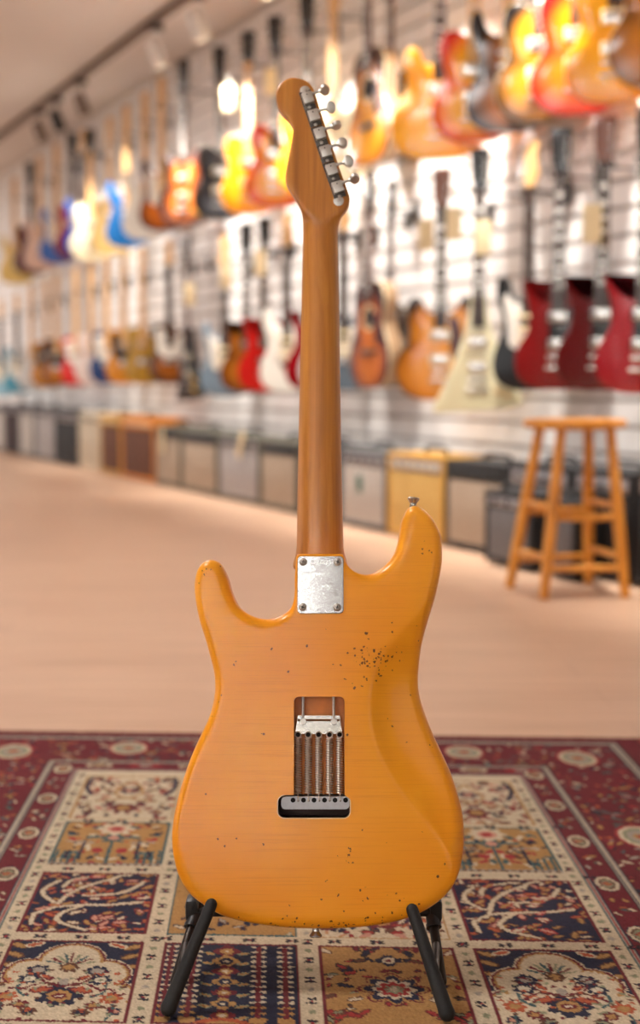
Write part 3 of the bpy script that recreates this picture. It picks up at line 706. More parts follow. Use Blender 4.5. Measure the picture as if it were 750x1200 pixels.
for x in (349.2, 361.2, 373.4, 386, 398):
    a, b = uv(x, 864, wS); s_ = obj('spring', sp_me, M_spring, gt); s_.location = L(a, b, wS-.001)
    r_ = obj('spring_loop', ring_me, M_spring, s_); r_.location = (0, -.002, .0028)
    h_ = obj('spring_hook', hook_me, M_spring, s_); h_.location = (0, 0, -LEN)
    e_ = obj('claw_eye', eye_me, M_hole, s_); e_.location = (0, -.0022, .0028)
bu0, bv1 = uv(329.5, 933.5, -.004); bu1, bv0 = uv(409.6, 948.4, -.004)
lp = rrect(bu0, bu1, bv0, bv1, .0048); m = len(lp)
mb = MB(); mb.add([L(a, b, -.004) for a, b in lp]+[L(a, b, -.030) for a, b in lp], [tuple(range(m)), tuple(range(2*m-1, m-1, -1))]+[(i, (i+1) % m, m+(i+1) % m, m+i) for i in range(m)])
blk = mb.build('tremolo_block', M_block, gt)
hl_me = MB().lathe([(0, -.0001), (.0027, -.0001), (.0027, .001), (0, .001)], 16, axis='y').mesh('string_hole')
for x in (343.4, 355.7, 368, 380.3, 392.6, 405):
    a, b = uv(x, 937.6, -.004); o = obj('string_hole', hl_me, M_hole, blk); o.location = L(a, b, -.004)
sh_me = MB().lathe([(0, -.0001), (.0011, -.0001), (.0011, .001), (0, .001)], 10, axis='y').mesh('spring_hole')
for x in (349.5, 361.8, 374.2, 386.4, 398.8):
    a, b = uv(x, 938.3, -.004); o = obj('spring_hole', sh_me, M_hole, blk); o.location = L(a, b, -.004)
# neck plate, its screws and the stamped serial
pu0, pv1 = uv(348.6, 651.8); pu1, pv0 = uv(402.6, 719.2)
lp = rrect(pu0, pu1, pv0, pv1, .0045); lp2 = rrect(pu0+.0007, pu1-.0007, pv0+.0007, pv1-.0007, .0040)
m = len(lp); mb = MB()
mb.add([L(a, b, 0) for a, b in lp]+[L(a, b, .0011) for a, b in lp]+[L(a, b, .0016) for a, b in lp2],
       [tuple(range(2*m, 3*m))]+[(j*m+i, j*m+(i+1) % m, (j+1)*m+(i+1) % m, (j+1)*m+i) for j in (0, 1) for i in range(m)])
plate = mb.build('neck_plate', M_plate, gt)
scr = MB().lathe([(0, 0), (.0046, 0), (.0044, .0009), (.0034, .0018), (.0018, .0023), (0, .0024)], 18, rot=Matrix.Rotation(math.pi/2, 3, 'X')).mesh('plate_screw')
crs = MB(); 
for ang in (20, 110):
    crs.box((0, -.0022, 0), (.0044, .0008, .0011), rot=Matrix.Rotation(math.radians(ang), 3, 'Y'))
crs = crs.mesh('cross_recess')
for x, y in ((355.3, 658.6), (395.5, 658.8), (354.6, 711.6), (395, 712)):
    a, b = uv(x, y); o = obj('plate_screw', scr, M_screw, plate); o.location = L(a, b, .0014)
    c_ = obj('cross_recess', crs, M_cross, o); c_.location = (0, 0, 0)
tx = bpy.data.curves.new('serial_stamp', 'FONT'); tx.body = 'LN02230'; tx.size = .0062; tx.align_x = 'CENTER'; tx.space_character = 1.15; tx.extrude = .00012
to = bpy.data.objects.new('serial_stamp', tx); C.objects.link(to)
dg = bpy.context.evaluated_depsgraph_get(); tm = bpy.data.meshes.new_from_object(to.evaluated_get(dg)); bpy.data.objects.remove(to)
a, b = uv(374.5, 660.6)
st = obj('serial_stamp', tm, mat('stamp_light', (236, 236, 236), .3, .9), plate); st.location = L(a, b, .0017); st.rotation_euler = (math.pi/2, 0, 0)
# strap buttons
btn = [(0, 0), (.0040, 0), (.0036, .003), (.0042, .0055), (.0066, .0085), (.0070, .0100), (.0062, .0110), (0, .0115)]
a, b = uv(484, 593.5, -.02); MB().lathe(btn, 18, L(a, b-.001, -.020), rot=Matrix.Rotation(math.radians(4), 3, 'Y')).build('strap_button', M_chrome, gt)
a, b = uv(370, 1087, -.022); MB().lathe([(r, -z) for r, z in btn], 18, L(a, b+.001, -.022)).build('strap_button', M_chrome, gt)

# --- neck and headstock, one carved piece of maple
wN = -.040
NECK_PX = [(403.2, 668), (402.6, 640), (401.6, 600), (400.6, 550), (399.4, 480), (398.2, 400), (396.9, 320), (396, 285), (396, 270), (397.5, 260), (401, 253), (406, 247), (409.3, 240), (409, 232), (405, 220), (398, 201), (391, 180), (384, 160), (377, 138), (370, 115),
           (366, 105), (360, 99), (352, 95.6), (342, 94.6), (333, 98), (327, 104), (324, 112), (324, 120), (327, 129), (332, 136), (338, 142), (342, 148), (343.6, 155), (342, 168), (339, 184), (336, 200), (334.8, 210), (336.5, 218), (343, 229),
           (350, 240.5), (353.8, 250), (355, 262), (355, 275), (354.6, 290), (353.6, 340), (351.8, 420), (350, 500), (348.8, 570), (347.6, 640), (347.2, 668)]
nout = resample(spline([uv(x, y, wN) for x, y in NECK_PX], 5), 460)
ninn = normals2(nout, 2)
v_nut = uv(375, 262, wN)[1]; v_tip = uv(376, 258, -.031)[1]; u_tip = uv(376, 258, -.031)[0]; v_heel = uv(375, 668, wN)[1]
W_FACE = -.0475                                  # glue plane of the fretboard (away from the camera)
lv = np.array([v_heel, v_nut]); 
def neck_w(x, y, d):
    """height of the back surface, x y on the guitar plane, d = distance to the outline"""
    t = np.clip((y-v_heel)/(v_nut-v_heel), 0, 1)
    hw = (1-t)*.0272 + t*.0208; dep = (1-t)*.0185 + t*.0158
    e = np.clip(d/hw, 0, 1)
    prof = W_FACE + dep*np.power(np.clip(1-(1-e)**2.3, 0, 1), .62)
    # headstock: flat back with a softly eased edge; it rises out of the neck along a rounded V
    head = -.0310 - .0014*np.exp(-d/.0010)
    gV = (y - v_tip) - np.clip(np.abs(x-u_tip)-.004, 0, 1)*np.where(x < u_tip, .72, .42)
    s = np.clip((gV+.008)/.009, 0, 1); s = s*s*(3-2*s)
    return prof*(1-s) + head*s
ins_l = [0, .0006, .0018, .004]
rings = [(nout, np.full(len(nout), W_FACE-.004*(nout[:, 1] > v_nut)))]
rings = []
face_w = np.where(nout[:, 1] > v_nut+.004, -.0455, W_FACE)
rings.append((nout + ninn*.0012, face_w)); rings.append((nout, face_w+.0012))
for q in ins_l:
    p = nout + ninn*q; rings.append((p, np.maximum(neck_w(p[:, 0], p[:, 1], np.full(len(p), q)), face_w+.0018+q*.1)))
vsr = []; n = len(nout)
for p, wd in rings: vsr += [L(a, b, c) for (a, b), c in zip(p, wd)]
fs = [(i*n+k, i*n+(k+1) % n, (i+1)*n+(k+1) % n, (i+1)*n+k) for i in range(len(rings)-1) for k in range(n)]
fs.append(tuple(range(n)))
inner = rings[-1][0]
g = .0032
gx, gy = np.meshgrid(np.arange(nout[:, 0].min(), nout[:, 0].max(), g), np.arange(nout[:, 1].min(), nout[:, 1].max(), g)); gx[1::2] += g/2
gx, gy = gx.ravel(), gy.ravel(); ok = inside(inner, gx, gy); gx, gy = gx[ok], gy[ok]
ok = dist_poly(inner, gx, gy) > .0016; gx, gy = gx[ok], gy[ok]
allp = [Vector(p) for p in inner] + [Vector((a, b)) for a, b in zip(gx, gy)]; nI = len(inner)
cv, ce, cf, ov, oe, of = delaunay_2d_cdt(allp, [(i, (i+1) % nI) for i in range(nI)], [], 0, 1e-7)
cvx = np.array([v.x for v in cv]); cvy = np.array([v.y for v in cv]); tri = np.array([f for f in cf])
keep = inside(inner, cvx[tri].mean(1), cvy[tri].mean(1))
wd = neck_w(cvx, cvy, dist_poly(nout, cvx, cvy)); off = len(vsr)
vsr += [L(a, b, c) for a, b, c in zip(cvx, cvy, wd)]; fs += [tuple(int(i)+off for i in t) for t in tri[keep]]
bmx = bmesh.new(); tmp = bpy.data.meshes.new('neck'); tmp.from_pydata(vsr, [], fs); bmx.from_mesh(tmp)
bmesh.ops.remove_doubles(bmx, verts=bmx.verts, dist=2e-5); bmesh.ops.recalc_face_normals(bmx, faces=bmx.faces)
for f in bmx.faces: f.smooth = True
bmx.to_mesh(tmp); bmx.free(); tmp.set_sharp_from_angle(angle=math.radians(55))
neck = obj('neck', tmp, M_neck, gt)
# fretboard and front hardware (turned away from the camera)
fb0, fb1 = uv(348, 735, W_FACE), uv(403, 735, W_FACE); fb2, fb3 = uv(396, 266, W_FACE), uv(355.2, 266, W_FACE)
q4 = [fb0, fb1, fb2, fb3]
MB().add([L(a, b, W_FACE) for a, b in q4]+[L(a, b, W_FACE-.006) for a, b in q4], [(0, 1, 2, 3), (7, 6, 5, 4), (0, 4, 5, 1), (1, 5, 6, 2), (2, 6, 7, 3), (3, 7, 4, 0)]).build('fretboard', M_board, gt)
# tuners
tp = [(360.8, 117.2), (367.8, 137.6), (374.8, 158.8), (381.6, 179.6), (388.6, 200.8), (395.8, 221.4)]
q0 = Vector((*uv(*tp[0], -.031), 0)); q1 = Vector((*uv(*tp[-1], -.031), 0)); dv = (q1-q0).normalized(); ang = math.atan2(dv.x, -dv.y)   # along the strip
Rm = Matrix.Rotation(-ang, 3, 'Y')
def tl(x, z, wd): p = Rm @ Vector((x, 0, z)); return (p.x, -wd, p.z)
M_tunp = mat('tuner_plate_dark', (96, 92, 88), .45, 1.0)
hb = MB().box((0, -.0046, 0), (.0128, .0072, .0138), .0012).mesh('tuner')
pl_me = MB().box((0, -.0006, .0), (.0148, .0012, .0232), .0004).mesh('tuner_plate')
dot_me = MB().lathe([(0, -.0001), (.0008, -.0001), (.0008, .0004), (0, .0004)], 10, axis='y').mesh('oil_hole')
scm = MB().lathe([(0, 0), (.0022, 0), (.0018, .0008), (0, .0012)], 12, rot=Matrix.Rotation(math.pi/2, 3, 'X')).mesh('tuner_screw')
shaft_me = MB().tube([(.006, -.0035, .0046), (.018, -.0035, .0046)], .0017, 8).tube([(.0062, -.0035, .0046), (.008, -.0035, .0046)], .0026, 10).tube([(.0148, -.0035, .0046), (.0175, -.0035, .0046)], [.0018, .0030], 10).mesh('tuner_shaft')
bt_prof = [(0, -.0030), (.004, -.0032), (.0068, -.0024), (.0074, 0), (.0068, .0024), (.004, .0032), (0, .0030)]
bmesh_btn = MB().lathe([(0, 0), (.0022, 0), (.0026, .002), (.0022, .004)], 10, axis='x').mesh('collar')
mbb = MB(); vsb = []
btn_me = MB().lathe(bt_prof, 20, axis='y').mesh('tuner_button')
for v_ in btn_me.vertices: v_.co.x *= .82; v_.co.z *= 1.02
bang = [62, 18, 84, -20, 14, 66]
for i, (x, y) in enumerate(tp):
    a, b = uv(x, y, -.031); t_ = obj('tuner', hb, M_tun, gt); t_.location = L(a, b, -.0308); t_.rotation_euler = (0, -ang, 0)
    p_ = obj('tuner_plate', pl_me, M_tunp, t_); p_.location = (-.0006, 0, 0)
    o = obj('oil_hole', dot_me, M_hole, t_); o.location = (0, -.0083, .0034)
    for sz in ((.0098,) if i == 0 else ()) + (-.0098,):
        o = obj('tuner_screw', scm, M_screw, t_); o.location = (-.001, -.0012, sz)
    obj('tuner_shaft', shaft_me, M_tun, t_)
    o = obj('tuner_button', btn_me, M_tun, t_); o.location = (.0226, -.0035, .0046); o.rotation_euler = (math.radians(8), math.radians(8), math.radians(bang[i]*.0)) if False else (math.radians(bang[i]), 0, 0)
for sx, (x, y) in ((1, (357.5, 106.5)), (-1, (396.8, 235.5))):
    a, b = uv(x, y, -.031); o = MB().lathe([(0, -.0001), (.0062, -.0001), (.0062, .0010), (.005, .0014), (0, .0014)], 14, rot=Matrix.Rotation(math.pi/2, 3, 'X')).build('tuner_end_plate', M_tun, gt); o.location = L(a, b, -.031)
    s_ = obj('tuner_screw', scm, M_screw, o); s_.location = (0, -.0014, 0)

# ================================================================== GUITAR STAND
M_rub = mat('black_foam', (26, 25, 26), .62, noise=(180, .2)); M_sm = mat('stand_metal', (58, 52, 48), .38, .7); M_hub = mat('stand_plastic', (30, 30, 33), .4)
F1 = on_ground(197.5, 1181, .0165); F2 = on_ground(523.5, 1187, .0165)
def at_D(px, py, D): d = ray(px, py); return CAM + d*(D/d.y)
T1 = at_D(247.5, 1060, 1.358); T2 = at_D(483, 1066, 1.358)
cen = (F1+F2)/2
stand = thing('guitar_stand', 'black folding guitar stand with foam covered arms on the rug, holding the amber guitar', 'guitar stand', (cen.x, cen.y, .0075))
def SL(p): return Vector(p) - stand.location
for F_, T_, side in ((F1, T1, -1), (F2, T2, 1)):
    MB().tube([SL(F_), SL(F_.lerp(T_, .06)), SL(F_.lerp(T_, .5)), SL(T_)], [.0088, .0080, .0070, .0064], 16, round_end=True).build('foam_arm', M_rub, stand)
    hub = at_D(229.5 if side < 0 else 506, 1070, 1.452); foot = on_ground(205 if side < 0 else 518, 1150, .014)
    MB().tube([SL(hub), SL(foot)], .0055, 12, round_end=True).build('rear_leg', M_sm, stand)
    h_ = MB().box(SL(hub + Vector((side*.004, .004, .004))), (.015, .026, .028), .006).tube([SL(hub.lerp(foot, -.1)), SL(hub.lerp(foot, .2))], .0075, 14).build('hinge_block', M_hub, stand)
    MB().tube([SL(hub.lerp(foot, .17)), SL(hub.lerp(foot, .22))], .0088, 14).build('collar', M_hub, h_)
    low = F_.lerp(T_, .32)
    MB().tube([SL(low), SL(hub.lerp(foot, .45))], .004, 10).build('side_brace', M_sm, stand)
    # back rest post behind the guitar front
    up = hub + Vector((-side*.05, .055, .09)); MB().tube([SL(hub), SL(hub+Vector((-side*.01, .02, .02))), SL(up)], .006, 12, round_end=True).build('rest_post', M_rub, stand)
cz = uv(373, 1088)[1]
c0 = at_D(232, 1080, 1.45); c1_ = at_D(505, 1080, 1.45); c0.z = c1_.z = GO.z - .0085
MB().tube([SL(c0), SL(c1_)], .005, 12).build('cross_bar', M_rub, stand)

# ================================================================== STOOL
M_oak = wood('stool_wood', (186, 112, 26), (212, 138, 40), (228, 158, 58), .4, .2, (20, 20, 3))
feet = [on_ground(597, 689), on_ground(637, 703), on_ground(733, 701), on_ground(690, 684)]
sc_ = sum(feet, Vector())/4
zt = at_D(674, 491, sc_.y).z
stool = thing('wooden_stool', 'tall honey coloured wooden stool with round seat, in front of the amplifiers', 'stool', sc_)
seat_c = Vector((at_D(674, 491, sc_.y).x - sc_.x, 0, 0))
MB().lathe([(0, zt-.030), (.140, zt-.030), (.158, zt-.024), (.162, zt-.014), (.158, zt-.003), (.145, zt), (0, zt)], 40, seat_c).build('seat', M_oak, stool)
tops = []
for f_ in feet:
    d = f_-sc_; tpv = seat_c + Vector((d.x*.60, d.y*.60, zt-.028)); tops.append(tpv)
    MB().tube([d+Vector((0, 0, .002)), d.lerp(tpv, .3), d.lerp(tpv, .6), tpv], [.0150, .0185, .0185, .0150], 14).build('leg', M_oak, stool)
for i in range(4):
    j = (i+1) % 4
    for zf in ((.24, .54) if i % 2 == 0 else (.18, .48)):
        a = (feet[i]-sc_).lerp(tops[i], zf); b = (feet[j]-sc_).lerp(tops[j], zf); MB().tube([a, a.lerp(b, .5), b], [.009, .0125, .009], 12).build('rung', M_oak, stool)

# ================================================================== AMPLIFIERS
def cloth(name, a, b, sc=260):
    nt = NT(name, rough=.85); v = nt.n('ShaderNodeTexChecker', i_Scale=sc, i_Vector=nt.coord()); v.inputs[1].default_value = (*lin(a), 1); v.inputs[2].default_value = (*lin(b), 1)
    nt.base(v.outputs[0]); nt.bump(v.outputs['Fac'], .3, .001); return nt.m
GR = dict(beige=cloth('grille_beige', (176, 158, 138), (150, 132, 114)), silver=cloth('grille_silver', (172, 166, 164), (146, 140, 138)), brown=cloth('grille_brown', (108, 66, 44), (82, 46, 30)), black=cloth('grille_black', (40, 40, 43), (26, 26, 28)),
          wheat=cloth('grille_wheat', (206, 168, 96), (188, 148, 80)), cream=cloth('grille_cream', (196, 182, 160), (172, 158, 138)), slate=cloth('grille_slate', (116, 112, 112), (94, 90, 90)), light=cloth('grille_light', (186, 178, 170), (164, 156, 148)), wine=cloth('grille_wine', (62, 44, 46), (44, 30, 32)))
TO = dict(black=mat('tolex_black', (34, 34, 36), .6, noise=(220, .2)), grey=mat('tolex_grey', (92, 92, 92), .6, noise=(220, .15)), tweed=mat('tolex_tweed', (200, 150, 62), .6, noise=(160, .15)), orange=mat('tolex_orange', (216, 128, 24), .5, noise=(160, .12)),
          cream=mat('tolex_cream', (206, 192, 168), .6, noise=(160, .08)), olive=mat('tolex_olive', (86, 84, 72), .6, noise=(200, .12)))
M_pan = mat('panel_silver', (186, 184, 186), .35, .8); M_pand = mat('panel_dark', (46, 46, 50), .4, .3); M_knob = mat('amp_knob', (24, 24, 24), .4); M_knobc = mat('amp_knob_cream', (222, 208, 178), .4); M_jew = mat('jewel', (170, 30, 24), .2, emit=1.0)
knob_me = MB().lathe([(0, 0), (.011, 0), (.010, .010), (.008, .014), (0, .014)], 14, rot=Matrix.Rotation(math.pi/2, 3, 'X')).mesh('knob')
foot_me = MB().lathe([(0, 0), (.016, 0), (.018, .012), (0, .012)], 12).mesh('foot')
def amp(x0, x1, ytop, label, tolex, grille, panel='dark', fwd=0., depth=.24, ybot=None, badge=None, open_frame=False):
    P = AMP_P + NRM*fwd
    a = on_plane(x0, 560, P, NRM); b = on_plane(x1, 560, P, NRM); mid = (a+b)/2; wdt = (b-a).length - .012
    xm = (x0+x1)/2; ht = on_plane(xm, ytop, P, NRM).z
    t = thing('guitar_amplifier', label, 'amplifier', (mid.x, mid.y, 0), WALL_YAW, 'amplifiers along the foot of the slat wall')
    z0 = .012; H = ht-z0; fr = .020; ph = min(.058, H*.15)
    tm_ = TO[tolex]
    # cabinet: frame of boards round a recessed front
    mb = MB(); mb.box((0, depth/2+.012, z0+H/2), (wdt-2*fr+.002, depth-.024, H-2*fr+.002))
    mb.box((0, depth/2, z0+fr/2), (wdt, depth, fr), .005).box((0, depth/2, z0+H-fr/2), (wdt, depth, fr), .006)
    for sx in (-1, 1): mb.box((sx*(wdt/2-fr/2), depth/2, z0+H/2), (fr, depth, H-.004), .005)
    cab = mb.build('cabinet', tm_, t)
    gh = H-2*fr-ph-.004
    MB().box((0, .009, z0+fr+gh/2), (wdt-2*fr-.004, .012, gh), .003).build('grille', GR[grille], t)
    pn = MB().box((0, .010, z0+H-fr-ph/2), (wdt-2*fr-.004, .014, ph-.006), .002).build('control_panel', {'dark': M_pand, 'silver': M_pan, 'body': tm_}[panel], t)
    nk = max(3, int((wdt-.12)/.055))
    for k in range(nk):
        o = obj('knob', knob_me, M_knobc if tolex in ('tweed', 'orange') else M_knob, pn); o.location = (-(wdt/2-.07)+k*(wdt-.14)/max(1, nk-1), .004, z0+H-fr-ph/2)
    hd = MB().tube([(-.09, depth*.45, ht-.002), (-.085, depth*.45, ht+.020), (-.05, depth*.45, ht+.026), (.05, depth*.45, ht+.026), (.085, depth*.45, ht+.020), (.09, depth*.45, ht-.002)], .009, 8).build('handle', M_dk, t)
    for sx in (-1, 1):
        for yy in (.05, depth-.05): o = obj('foot', foot_me, M_dk, t); o.location = (sx*(wdt/2-.05), yy, 0)
    if badge:
        bx_, bz_, bw_, bh_, bc = badge
        MB().box((bx_*wdt, .002, z0+H*bz_), (bw_, .005, bh_), .002).build('badge', bc, t)
    return t
G_badge = mat('badge_green', (26, 94, 78), .4); S_badge = mat('badge_silver', (210, 208, 204), .3, .8)
amp(-14, 6, 474, 'grey amplifier at the far end of the amplifier row', 'grey', 'light', 'silver')
amp(7, 22, 474, 'narrow dark wine fronted amplifier near the far end of the row', 'black', 'wine', 'silver')
amp(23, 41, 476, 'small light grey fronted amplifier between the dark wine and the silver ones', 'grey', 'light', 'silver')
amp(42, 65, 478, 'silver fronted grey amplifier beside the solid black amplifier', 'grey', 'silver', 'silver')
amp(66, 92, 482, 'solid black amplifier beside the cream fronted one', 'black', 'black', 'silver')
amp(93, 117, 484, 'cream fronted amplifier left of the tweed and brown one', 'cream', 'cream', 'body')
amp(118, 142, 486, 'tweed amplifier with brown grille, beside the bright orange amplifier', 'tweed', 'brown', 'body')
amp(143, 181, 489, 'bright orange amplifier with brown grille', 'orange', 'brown', 'body')
amp(182, 211, 500, 'olive cased beige fronted amplifier right beside the orange one', 'olive', 'beige', 'dark')
amp(212, 254, 505, 'olive cased amplifier with plain beige grille beside the silver fronted one', 'olive', 'beige', 'dark')
amp(255, 303, 511, 'wide amplifier with bright silver grille between two beige fronted ones', 'olive', 'silver', 'silver')
amp(304, 348, 517, 'amplifier with beige grille beside the bright silver one, its top cluttered with cable', 'olive', 'beige', 'dark')
amp(349, 397, 521, 'black amplifier with beige grille half hidden behind the guitar neck', 'black', 'beige', 'dark')
amp(398, 452, 527, 'grey fronted amplifier with a green badge in its grille', 'grey', 'light', 'silver', badge=(-.07, .55, .05, .075, G_badge))
amp(453, 520, 533, 'mustard tweed amplifier with plain yellow front', 'tweed', 'wheat', 'silver')
amp(521, 592, 542, 'tall black amplifier with beige grille beside the mustard tweed one', 'black', 'beige', 'body')
amp(593, 668, 545, 'silver panelled black amplifier behind the stool', 'black', 'slate', 'silver')
amp(669, 742, 552, 'large black amplifier with black grille behind the stool, at the near end of the row', 'black', 'black', 'silver')
amp(743, 830, 556, 'black amplifier at the very near end of the row past the stool', 'black', 'black', 'silver')
amp(567, 624, 577, 'small black practice amplifier with slate grille standing forward, left of the stool legs', 'black', 'slate', 'silver', fwd=.12, depth=.10)
amp(640, 676, 586, 'small black practice amplifier with slate grille standing forward, seen between the stool legs', 'black', 'slate', 'silver', fwd=.12, depth=.10)

# ================================================================== GUITARS ON THE WALL
def mir(h): return h + [(-x, z) for x, z in h[::-1] if x != 0]
OUT = {
 'strat': [(0, 0), (8, .6), (13.5, 3.5), (16, 9), (15.3, 15), (12.5, 21), (11, 25), (12, 30), (14, 35), (13.5, 39), (11, 39.6), (9.5, 37), (7.5, 34.5), (4, 33.5), (2.8, 36.5), (-2.8, 36.5), (-4, 36), (-6.5, 37), (-9, 40), (-10.5, 44.5), (-12.5, 46), (-14.5, 43), (-14.5, 38), (-12.5, 32), (-11.3, 27), (-12.5, 22), (-15, 16.5), (-16.2, 10.5), (-14.5, 4.5), (-8.5, .8)],
 'single': [(0, 0), (9, .8), (14.5, 5), (16.5, 11), (15.5, 17.5), (12, 22.5), (11.3, 26), (13, 31), (13.6, 35), (12, 38), (9.5, 37.5), (8, 34.5), (5.5, 33.2), (3, 34.5), (2.9, 39.5), (-2.9, 41), (-8, 43.5), (-12.3, 41.5), (-13.6, 36), (-12.4, 30), (-11.3, 25.5), (-13, 21), (-16, 16), (-16.5, 10), (-13.5, 4), (-8, .6)],
 'tele': [(0, 0), (9, .6), (14.5, 4), (16.2, 10), (15, 16.5), (12, 22), (11.3, 26.5), (12.7, 32), (13.5, 37), (11.5, 40), (9, 38.5), (7.5, 35), (4, 33.5), (3, 36), (2.8, 40.5), (-6, 41), (-11.5, 40.3), (-14, 37), (-12.8, 31), (-11.5, 26), (-12.5, 21.5), (-15.5, 16), (-16.2, 9.5), (-14, 3.8), (-8.5, .6)],
 'horned': [(0, 0), (9, .7), (15, 4.5), (16.8, 11), (15.5, 17), (12.2, 22), (11, 27), (11.5, 32), (13.3, 37.5), (14, 41), (13.2, 40.6), (10.5, 37), (7, 34), (3.5, 33), (2.8, 34), (-2.8, 34), (-3.5, 33.5), (-7, 35), (-10.5, 38.5), (-13.6, 42.6), (-14.3, 42.5), (-13.2, 38), (-11.5, 32.5), (-11, 27), (-12.2, 22), (-15.5, 17), (-16.8, 11), (-15, 4.5), (-9, .7)],
 'acoustic': mir([(0, 0), (11, .8), (17.5, 5), (20, 12), (18.5, 20), (14.8, 27), (13.5, 31), (14.5, 37), (14.8, 43), (12, 48.5), (6, 50.5), (0, 50.8)]),
 'archtop': mir([(0, 0), (11, .8), (17.5, 5), (20.3, 12), (19, 19.5), (15, 25), (13.4, 29), (14.5, 35), (15, 40), (12.5, 44.5), (9, 44), (6.5, 39), (3, 37.5)]),
 'triangle': [(0, -.6), (10, .2), (17, 1.8), (18.6, 3.2), (18, 5.5), (12, 17), (6, 31), (3.6, 43), (3, 47), (-3, 47), (-3.6, 43), (-6, 31), (-12, 15), (-18, 2.2), (-18.6, -.4), (-17, -1.6), (-10, -1.2)],
}
SPEC = {  # thickness, neck joint height, total length, headstock kind
 'strat': (.044, .345, .985, 'inline'), 'tele': (.044, .345, .985, 'inline'), 'single': (.052, .345, 1.0, 'three'), 'horned': (.036, .335, 1.0, 'three'),
 'acoustic': (.078, .495, 1.03, 'three'), 'archtop': (.046, .40, 1.0, 'three'), 'triangle': (.044, .43, 1.08, 'three')}
WID = {k: (max(p[0] for p in v)-min(p[0] for p in v))/100 for k, v in OUT.items()}
CACHE = {}
def slab(name, poly, th, er, y0=0., arch=0.):
    """rounded slab in the xz plane, front face at y0 (towards -y), thickness th"""
    a = resample(poly, 110); nn = normals2(a, 2); n = len(a); rr = []
    for ins, dy in ((er, 0), (er*.4, er*.12), (er*.08, er*.5), (0, er), (0, th-er), (er*.4, th-er*.12), (er, th)):
        p = a + nn*ins; rr.append([(x, y0+dy, z) for x, z in p])
    if arch:
        c = a.mean(0); pre = []
        for sfac, dy in ((.55, -arch), (.8, -arch*.55)):
            pre.append([(c[0]+(x-c[0])*sfac, y0+dy, c[1]+(z-c[1])*sfac) for x, z in a])
        rr = pre + rr
    mb = MB(); m = len(rr)
    mb.add([p for r in rr for p in r], [(i*n+k, i*n+(k+1) % n, (i+1)*n+(k+1) % n, (i+1)*n+k) for i in range(m-1) for k in range(n)] + [tuple(range(n))[::-1], tuple((m-1)*n+k for k in range(n))], True)
    return mb.mesh(name)
def cached(key, fn):
    if key not in CACHE: CACHE[key] = fn()
    return CACHE[key]
def outline(t): return [(x/100, z/100) for x, z in spline(OUT[t], 5)]
# finishes
def burst(name, mid, edge, cz, rx, rz, rough=.18, power=1.0, mid2=None):
    nt = NT(name, rough=rough, coat=.25); tc = nt.n('ShaderNodeTexCoord'); sp = nt.n('ShaderNodeSeparateXYZ'); nt.link(tc.outputs['Object'], sp.inputs[0])
    def rad(cz, rx, rz):
        a = nt.math('DIVIDE', sp.outputs[0], rx); b = nt.math('DIVIDE', nt.math('SUBTRACT', sp.outputs[2], cz), rz)
        return nt.math('SQRT', nt.math('ADD', nt.math('MULTIPLY', a, a), nt.math('MULTIPLY', b, b)))
    d = nt.math('MINIMUM', rad(.125, rx, rz*.62), rad(.30, rx*.72, rz*.62))
    n1 = nt.noise(nt.coord(scale=(40, 4, 6)), 1.0, 3)
    m2 = mid2 or tuple(int(.55*a+.45*b) for a, b in zip(mid, edge))
    col = nt.ramp(d, [(.45, lin(mid)), (.78, lin(m2)), (.98, lin(edge))])
    nt.base(nt.mix(nt.math('MULTIPLY', n1, .12), col, lin(edge))); return nt.m
def gloss(name, c, noise=None): return mat(name, c, .2, 0, .25, .4, noise=noise)
